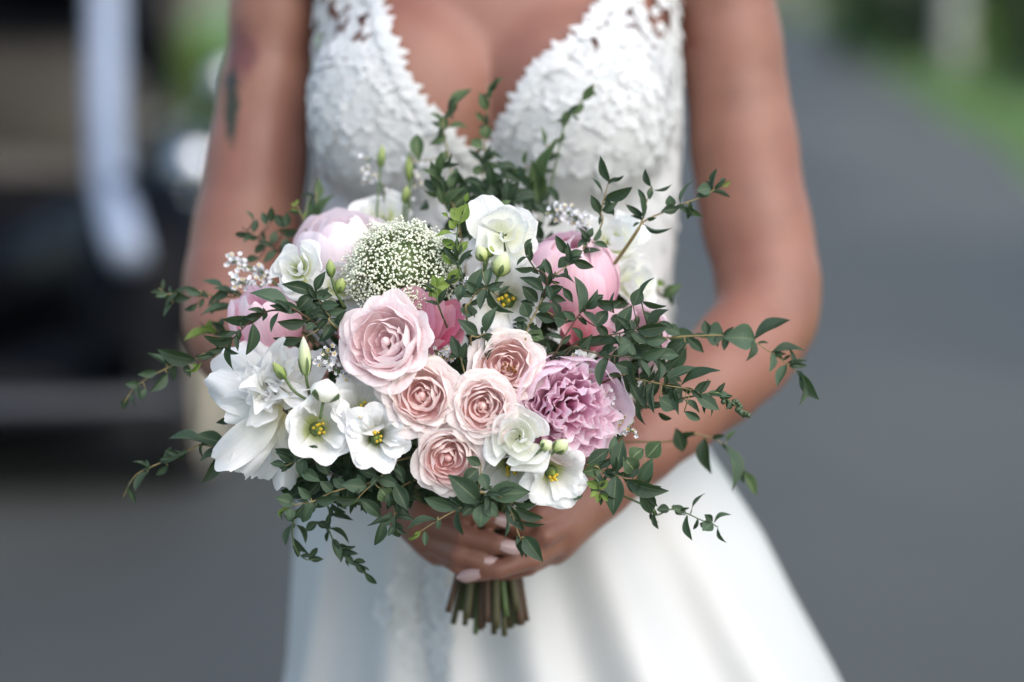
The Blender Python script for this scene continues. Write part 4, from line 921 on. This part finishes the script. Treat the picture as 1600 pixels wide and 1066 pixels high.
sprig('pale blurred leaves at the right behind the cream bloom', -.16, [(1010, 470), (1030, 455), (1050, 450)], [(1018, 440, 1040, 446, 15, 'l'), (1036, 466, 1064, 444, 20, 'o'), (1012, 425, 1006, 438, 10, 'o')], 'o')
sprig('blurred twiggy eucalyptus at the upper left', -.115, [(470, 415), (439, 395), (410, 377), (378, 355)],
  [(396, 364, 401, 342, 15), (396, 345, 384, 329, 8), (417, 352, 409, 331, 12), (423, 348, 424, 322, 15), (444, 357, 430, 336, 17), (448, 355, 448, 331, 15), (435, 359, 472, 364, 12), (423, 382, 431, 360, 15), (394, 368, 380, 378, 10), (414, 382, 398, 396, 16), (405, 404, 382, 407, 15), (430, 392, 412, 410, 14), (448, 372, 446, 392, 18), (440, 380, 466, 388, 14)], mat=BROWN)
sprig('tiny budding twig at the upper left', -.12, [(490, 375), (477, 350), (463, 319)], [(468, 332, 452, 328, 4, 'l'), (463, 320, 466, 312, 6, 'l'), (462, 322, 455, 318, 6, 'l'), (472, 340, 478, 330, 4, 'l')])
sprig('upright blurred eucalyptus between her arm and the bodice', -.14, [(495, 380), (493, 340), (494, 300)], [(494, 318, 495, 276, 17), (498, 348, 517, 302, 17), (493, 343, 486, 304, 13), (496, 350, 478, 330, 12)], 'o')

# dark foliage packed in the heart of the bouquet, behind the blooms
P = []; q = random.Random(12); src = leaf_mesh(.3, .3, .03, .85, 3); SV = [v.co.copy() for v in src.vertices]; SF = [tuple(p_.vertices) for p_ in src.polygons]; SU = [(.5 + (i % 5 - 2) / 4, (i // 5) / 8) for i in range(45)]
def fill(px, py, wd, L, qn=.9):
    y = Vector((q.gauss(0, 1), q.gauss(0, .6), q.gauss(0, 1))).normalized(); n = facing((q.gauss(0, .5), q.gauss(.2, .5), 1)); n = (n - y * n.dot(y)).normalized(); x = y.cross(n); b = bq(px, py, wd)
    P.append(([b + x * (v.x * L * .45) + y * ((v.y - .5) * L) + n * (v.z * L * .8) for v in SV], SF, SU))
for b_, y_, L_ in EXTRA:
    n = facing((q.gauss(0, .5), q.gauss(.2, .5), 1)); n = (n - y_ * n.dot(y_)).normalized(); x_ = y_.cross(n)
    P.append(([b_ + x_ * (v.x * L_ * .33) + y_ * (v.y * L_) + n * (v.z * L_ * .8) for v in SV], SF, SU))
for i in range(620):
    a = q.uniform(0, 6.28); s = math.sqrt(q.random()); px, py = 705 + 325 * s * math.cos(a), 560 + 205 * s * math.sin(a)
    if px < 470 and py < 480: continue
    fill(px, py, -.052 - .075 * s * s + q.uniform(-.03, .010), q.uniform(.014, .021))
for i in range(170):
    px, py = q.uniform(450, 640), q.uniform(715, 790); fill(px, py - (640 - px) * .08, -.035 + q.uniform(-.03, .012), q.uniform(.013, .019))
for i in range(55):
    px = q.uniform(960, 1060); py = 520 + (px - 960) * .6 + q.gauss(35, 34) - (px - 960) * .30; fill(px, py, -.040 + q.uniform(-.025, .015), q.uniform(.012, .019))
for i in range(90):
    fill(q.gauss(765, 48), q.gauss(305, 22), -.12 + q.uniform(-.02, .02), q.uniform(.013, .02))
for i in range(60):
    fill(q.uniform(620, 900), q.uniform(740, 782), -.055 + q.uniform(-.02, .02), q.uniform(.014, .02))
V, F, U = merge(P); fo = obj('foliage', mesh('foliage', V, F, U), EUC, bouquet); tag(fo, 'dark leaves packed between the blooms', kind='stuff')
# ------------------------------------------------------------------ the place: road, verge, hedge trees, parked car
def ground(px, py, z=0):
    "where the ray through this pixel meets the ground"
    dr = FW + (px - 800) / FPX * RT + (533 - py) / FPX * UP; t = (z - CAMZ) / dr.z; return CAM + dr * t
k = NT('asphalt'); pos = k.n('NewGeometry').outputs[0]
big = k.noise(.42, k.n('Mapping', {0: pos, 3: (1, .35, 1)}).outputs[0], 3); fine = k.noise(160, pos, 4, .7)
col = k.ramp(big, [(.34, (.026, .0275, .0240)), (.66, (.084, .089, .079))])
col = k.mix(k.mrange(fine, .35, .7, 0, .5), col, (.03, .031, .033))
k.set(Base_Color=col, Roughness=k.mrange(big, .3, .7, .55, .8)); k.bump(fine, .5, .006); ASPH = k.m
k = NT('grass'); pos = k.n('NewGeometry').outputs[0]
k.set(Base_Color=k.ramp(k.noise(1.6, pos, 5), [(.3, (.075, .16, .045)), (.7, (.14, .24, .075))]), Roughness=.8); k.bump(k.noise(40, pos, 4), .8, .03); GRASS = k.m
k = NT('blade'); rnd = k.noise(3, k.n('NewGeometry').outputs[0], 2)
cc = k.ramp(rnd, [(.3, (.075, .155, .04)), (.7, (.15, .245, .07))]); k.set(Base_Color=cc, Roughness=.6); k.translucent(cc, .3); BLADE = k.m
o = obj('ground', mesh('ground', [(-150, -60, -.03), (150, -60, -.03), (150, 300, -.03), (-150, 300, -.03)], [(0, 1, 2, 3)]), GRASS); tag(o, kind='structure')
# the road's right edge runs from about (1230, 10) to (1600, 230) in the picture
e1, e2 = ground(1600, 262), ground(1218, 7); dx = (e2.x - e1.x) / (e2.y - e1.y)
edge = lambda y: e1.x + dx * (y - e1.y)
V, F = [], []; ys = [-30 + i * 3.0 for i in range(110)]
for i, y in enumerate(ys):
    wob = .08 * math.sin(y * 1.3) + .05 * math.sin(y * 3.7)
    V += [(edge(y) - 7.2 + wob, y, 0), (edge(y) - 3.5, y, .02), (edge(y) + wob, y, 0), (edge(y) + wob + .03, y, -.05), (edge(y) - 7.23 + wob, y, -.05)]
for i in range(len(ys) - 1):
    a, b = i * 5, i * 5 + 5; F += [(a, a + 1, b + 1, b), (a + 1, a + 2, b + 2, b + 1), (a + 2, a + 3, b + 3, b + 2), (a + 4, a, b, b + 4)]
tag(obj('road', mesh('road', V, F), ASPH), kind='structure')
q = random.Random(5); P = []
def blades(x, y, n, h):
    for _ in range(n):
        bx, by = x + q.gauss(0, .06), y + q.gauss(0, .06); a = q.uniform(0, 6.28); hh = h * q.uniform(.5, 1.3); lx, ly = math.cos(a) * hh * .5, math.sin(a) * hh * .5; s = .006
        P.append(([Vector((bx - s * math.sin(a), by + s * math.cos(a), -.03)), Vector((bx + s * math.sin(a), by - s * math.cos(a), -.03)), Vector((bx + lx * .5 + s * .6, by + ly * .5, hh * .7 - .03)), Vector((bx + lx, by + ly, hh - .03))], [(0, 1, 2), (0, 2, 3)]))
for i in range(2600):
    y = 10 + 60 * q.random() ** 1.5; blades(edge(y) + .05 + abs(q.gauss(0, 1.8)), y, 6, .10)
for i in range(700):
    y = q.uniform(9, 24); blades(edge(y) - 7.3 - abs(q.gauss(0, .8)), y, 6, .10)
V, F, U = merge(P); tag(obj('grass', mesh('grass', V, F), BLADE), 'short green grass on the verges beside the road', 'grass', kind='stuff')

BARK = plain('bark', (.075, .058, .045), .9, .35, 14, bump=.6); BARKP = plain('bark_pale', (.40, .40, .37), .8, .25, 9, bump=.4)
def foliage_mat(name, lo, hi):
    k = NT(name); c = k.ramp(k.noise(1.8, k.n('NewGeometry').outputs[0], 4), [(.3, lo), (.7, hi)]); k.set(Base_Color=c, Roughness=.55); k.translucent(c, .3); return k.m
FD = foliage_mat('foliage_dark', (.014, .036, .013), (.04, .08, .03)); FM_ = foliage_mat('foliage_mid', (.04, .085, .028), (.09, .15, .055)); FB = foliage_mat('foliage_bright', (.09, .17, .02), (.17, .27, .05))
def tree(name, label, cat, p, h, rad, ch, mat, n, bark=BARK, tr=.10, group=None, leaf=.10, seed=0):
    q = random.Random(seed); t = empty(name, p, label, cat, group); p = Vector(p); B = []
    top = p + Vector((q.uniform(-.1, .1), q.uniform(-.1, .1), h * .75))
    B.append(tube(catmull([p + Vector((0, 0, -.05)), p + Vector((q.uniform(-.06, .06), 0, h * .3)), top], 5), tr, tr * .35, 9)[:2])
    cs = []
    for i in range(11):
        a = i * GA; c = p + Vector((rad * .62 * math.cos(a) * q.uniform(.4, 1), rad * .62 * math.sin(a) * q.uniform(.4, 1), h - ch * q.uniform(.12, .88))); cs.append((c, rad * q.uniform(.28, .5)))
        s0 = p + Vector((0, 0, h * q.uniform(.15, .6))); B.append(tube(catmull([s0, (s0 + c) * .5 + Vector((0, 0, .1)), c], 4), tr * .35, tr * .08, 5)[:2])
    V, F, U = merge(B); obj('trunk', mesh('trunk', [v - p for v in V], F), bark, t, Matrix.Translation(p))
    L = []
    for i in range(n):
        c, r = q.choice(cs); d = Vector((q.gauss(0, 1), q.gauss(0, 1), q.gauss(0, 1))).normalized() * (r * q.uniform(.35, 1.05)); b = c + d - p
        y = Vector((q.gauss(0, 1), q.gauss(0, 1), q.gauss(-.4, .7))).normalized(); x, z_, _ = frame(y, Vector((q.gauss(0, 1), q.gauss(0, 1), 1))); s = leaf * q.uniform(.6, 1.3)
        L.append(([b, b + y * s * .5 + x * s * .28, b + y * s, b + y * s * .5 - x * s * .28], [(0, 1, 2, 3)]))
    V, F, U = merge(L); obj('crown', mesh('crown', V, F, None, False), mat, t, Matrix.Translation(p)); return t
# right-hand verge
def gp(px, d): return ((px - 800) / FPX * d, d, -.03)
tree('shrub', 'dark green shrub at the right edge of the verge', 'shrub', gp(1612, 32), 2.2, 1.0, 2.1, FD, 2600, seed=1, leaf=.13, tr=.05)
tree('shrub', 'light green shrub right of the pale trunk', 'shrub', gp(1556, 38), 1.9, .70, 1.8, FB, 1600, seed=2, leaf=.13, tr=.05)
tree('tree', 'tree with a pale trunk on the right verge', 'tree', gp(1488, 44), 11.5, 3.4, 6.6, FM_, 3600, BARKP, .24, seed=3, leaf=.28)
tree('tree', 'tree with a dark trunk left of the pale-trunked tree', 'tree', gp(1430, 50), 13.0, 3.6, 7.0, FD, 3600, BARK, .40, seed=4, leaf=.28)
tree('shrub', 'low green bush behind the dark trunk', 'shrub', gp(1372, 52), 2.6, 1.6, 2.5, FM_, 2200, seed=5, leaf=.22, tr=.08)
tree('shrub', 'far shrub behind the pale trunk', 'shrub', gp(1520, 46), 3.6, 1.9, 3.5, FD, 2600, seed=6, leaf=.22, tr=.08)
tree('shrub', 'far green shrub beyond the bend of the road', 'shrub', gp(1270, 80), 4.6, 3.2, 4.5, FM_, 2400, seed=7, leaf=.3, tr=.10)
tree('shrub', 'pale green shrub at the top right corner', 'shrub', gp(1590, 60), 4.6, 2.2, 4.5, FB, 2400, seed=17, leaf=.3, tr=.10)
# beyond the car
tree('shrub', 'bright green bush seen beside her right arm', 'shrub', gp(322, 13.0), 1.20, .36, 1.15, FB, 2200, seed=8, leaf=.08, tr=.04)
tree('tree', 'dark tree trunk beyond the bright green bush', 'tree', gp(285, 19.0), 6.0, 1.8, 3.2, FD, 3000, BARK, .16, seed=9, leaf=.16)
tree('shrub', 'dull green shrub behind the car roof', 'shrub', gp(60, 15.0), 2.2, 1.2, 2.1, FM_, 2600, seed=10, leaf=.11, tr=.05)
tree('tree', 'grey-barked tree just beyond the car', 'tree', gp(222, 12.5), 6.5, 1.8, 3.4, FD, 3000, plain('bark_grey', (.17, .165, .15), .85, .3, 9, bump=.4), .15, seed=11, leaf=.15)

# parked black vintage car, front towards the camera; only its corner is in the picture
BLACK = plain('car_black', (.003, .0035, .005), .35, .2, 4, spec=.06); CHROME = plain('chrome', (.62, .64, .68), .18, .05, 5, metal=1)
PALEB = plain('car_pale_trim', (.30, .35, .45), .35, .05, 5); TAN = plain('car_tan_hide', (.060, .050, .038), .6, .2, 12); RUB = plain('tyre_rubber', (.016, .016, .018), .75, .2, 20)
CRM = plain('wheel_cream', (.50, .45, .34), .4, .06, 8); SLATE = plain('bumper_slate', (.020, .023, .030), .4, .1, 5)
CXR, CF = -.815, 6.05                       # right-hand side of the car and its front, in metres
car = empty('car', (CXR - .85, CF + 1.9, 0), 'black vintage car with pale windscreen frame and cream wheels parked behind the bride', 'car')
def hull(name, secs, mat, n=20, e=3.2):
    V = []
    for (y, cx, hw, z0, z1) in secs:
        for i in range(n):
            a = 2 * math.pi * i / n; c, s = math.cos(a), math.sin(a)
            V.append((cx + hw * math.copysign(abs(c) ** (2 / e), c), y, (z0 + z1) / 2 + (z1 - z0) / 2 * math.copysign(abs(s) ** (2 / e), s)))
    N = len(secs); F = grid_faces(n, N, True) + [tuple(range(n))[::-1], tuple(range((N - 1) * n, N * n))]
    return obj(name, mesh(name, V, F), mat, car)
mx = CXR - .85
hull('bonnet', [(CF + .25, mx, .24, .40, .60), (CF + .30, mx, .28, .36, .64), (CF + .8, mx, .34, .34, .68), (CF + 1.35, mx, .44, .32, .74), (CF + 1.42, mx, .46, .32, .74)], BLACK)
hull('body', [(CF + 1.40, mx, .46, .30, .74), (CF + 1.5, mx, .52, .28, .76), (CF + 2.4, mx, .62, .27, .80), (CF + 3.3, mx, .60, .28, .84), (CF + 3.8, mx, .52, .36, .80), (CF + 3.9, mx, .40, .42, .70)], BLACK)
hull('roof', [(CF + 1.62, mx, .42, 1.46, 1.52), (CF + 1.75, mx, .45, 1.44, 1.56), (CF + 2.6, mx, .44, 1.45, 1.60), (CF + 3.25, mx, .41, 1.36, 1.54), (CF + 3.45, mx, .34, 1.20, 1.36)], BLACK)
hull('rear_cabin', [(CF + 2.75, mx, .41, .80, 1.50), (CF + 3.2, mx, .40, .80, 1.46), (CF + 3.5, mx, .34, .80, 1.30)], BLACK)
hull('chassis', [(CF + .12, mx, .60, .16, .36), (CF + .3, mx, .66, .14, .38), (CF + 3.5, mx, .66, .14, .38), (CF + 3.8, mx, .5, .18, .36)], BLACK)
obj('grille', mesh('grille', *box((mx, CF + .235, .50), (.38, .03, .24))[:2], smooth=False), CHROME, car)
for sx in (-1, 1):
    X0 = mx + sx * .72
    # sweeping front wing, separate from the bonnet, running down to the running board
    P = [Vector((X0, CF + .02, .42)), Vector((X0, CF + .10, .66)), Vector((X0, CF + .38, .80)), Vector((X0, CF + .75, .74)), Vector((X0, CF + 1.15, .46)), Vector((X0, CF + 1.5, .30))]
    V = []; pc = catmull(P, 6)
    for i, c_ in enumerate(pc):
        tg = (pc[min(i + 1, len(pc) - 1)] - pc[max(i - 1, 0)]).normalized(); nn = Vector((0, -tg.z, tg.y))
        if nn.z < 0 and i > 4: nn = -nn
        for j in range(9):
            a = math.pi * j / 8 - .0; V.append(c_ + Vector((math.cos(a) * .17 * (1 if i > 1 else .85), 0, 0)) + nn * (math.sin(a) * .10 - .05))
    obj('front_wing', mesh('wing', V, grid_faces(9, len(pc))), BLACK, car)
    P = [Vector((X0, CF + 2.45, .30)), Vector((X0, CF + 2.6, .62)), Vector((X0, CF + 2.95, .78)), Vector((X0, CF + 3.35, .66)), Vector((X0, CF + 3.7, .36))]; V = []; pc = catmull(P, 6)
    for i, c_ in enumerate(pc):
        tg = (pc[min(i + 1, len(pc) - 1)] - pc[max(i - 1, 0)]).normalized(); nn = Vector((0, -tg.z, tg.y))
        for j in range(9):
            a = math.pi * j / 8; V.append(c_ + Vector((math.cos(a) * .16, 0, 0)) + nn * (math.sin(a) * .10 - .05))
    obj('rear_wing', mesh('wing', V, grid_faces(9, len(pc))), BLACK, car)
    obj('running_board', mesh('board', *box((X0, CF + 1.98, .27), (.26, 1.0, .04))[:2], smooth=False), BLACK, car)
    for yy in (CF + .45, CF + 3.0):
        wc = Vector((X0 + sx * .07, yy, .34)); ax = Vector((1, 0, 0))
        wh = obj('wheel', mesh('wheel', [v - wc for v in lathe([(.16, -.05), (.19, -.055), (.20, -.02), (.20, .02), (.19, .055), (.16, .05), (.05, .06), (.03, .07)], wc, ax, 28)[0]], lathe([(.16, -.05), (.19, -.055), (.20, -.02), (.20, .02), (.19, .055), (.16, .05), (.05, .06), (.03, .07)], wc, ax, 28)[1]), CRM, car, Matrix.Translation(wc))
        V, F, U = lathe([(.19, -.05), (.25, -.075), (.32, -.07), (.34, -.03), (.34, .03), (.32, .07), (.25, .075), (.19, .05)], wc, ax, 32); obj('tyre', mesh('tyre', V, F[:-2]), RUB, wh)
        V, F, U = lathe([(.20, .062), (.21, .078), (.285, .080), (.295, .070)], wc, ax * 1, 32); obj('whitewall', mesh('whitewall', V, F[:-2]), CRM, wh)
        V, F, U = lathe([(.20, .062), (.21, .078), (.285, .080), (.295, .070)], wc, ax * -1, 32); obj('whitewall', mesh('whitewall', V, F[:-2]), CRM, wh)
    # headlamp on its bracket, side lamp and mirror
    hc = Vector((mx + sx * .85, CF + .20, .87)); V, F, U = lathe([(.02, .13), (.04, .11), (.052, .05), (.055, .0), (.047, -.01), (.01, -.02)], hc, Vector((0, 1, 0)), 20); hl = obj('headlamp', mesh('headlamp', V, F), CHROME, car)
    V, F, U = tube([hc + Vector((0, .06, -.05)), hc + Vector((-sx * .05, .08, -.14))], .012); obj('lamp_bracket', mesh('bracket', V, F), CHROME, hl)
    mc = Vector((mx + sx * .84, CF + 1.0, 1.06)); V, F, U = lathe([(.015, .04), (.045, .02), (.05, 0), (.01, -.004)], mc, Vector((0, 1, 0)), 16); mi = obj('mirror', mesh('mirror', V, F), CHROME, car)
    V, F, U = tube([mc + Vector((0, .02, -.02)), Vector((mx + sx * .52, CF + 1.45, .74))], .010); obj('mirror_arm', mesh('mirror_arm', V, F), CHROME, mi)
    # pale windscreen post that sweeps forward at its foot onto the scuttle
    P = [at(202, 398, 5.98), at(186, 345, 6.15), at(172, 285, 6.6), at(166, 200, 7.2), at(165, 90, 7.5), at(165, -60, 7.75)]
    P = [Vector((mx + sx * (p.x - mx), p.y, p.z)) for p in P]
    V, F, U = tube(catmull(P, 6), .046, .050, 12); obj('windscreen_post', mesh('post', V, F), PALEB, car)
    dr_ = obj('door', mesh('door', *box((mx + sx * .60, CF + 2.0, .54), (.03, .75, .42))[:2], smooth=False), BLACK, car)
    V, F, U = tube([Vector((mx + sx * .63, CF + 2.2, .70)), Vector((mx + sx * .63, CF + 2.32, .70))], .012); obj('door_handle', mesh('handle', V, F), CHROME, dr_)
obj('windscreen_rail', mesh('rail', *box((mx, CF + 1.61, 1.20), (.82, .05, .06))[:2], smooth=False), BLACK, car)
hull('seat', [(CF + 1.95, mx, .42, .62, 1.10), (CF + 2.0, mx, .44, .60, 1.16), (CF + 2.12, mx, .44, .60, 1.18), (CF + 2.2, mx, .42, .62, 1.12)], TAN)
hull('dashboard', [(CF + 1.50, mx, .40, .70, .80), (CF + 1.62, mx, .42, .66, .83), (CF + 1.68, mx, .40, .68, .80)], TAN)
for zz in (.30,):
    V, F, U = tube(catmull([Vector((mx - .84, CF - .02, zz)), Vector((mx - .5, CF - .10, zz)), Vector((mx, CF - .13, zz)), Vector((mx + .5, CF - .10, zz)), Vector((mx + .84, CF - .02, zz))], 6), .032, .032, 10); obj('bumper_bar', mesh('bumper', V, F), SLATE, car)
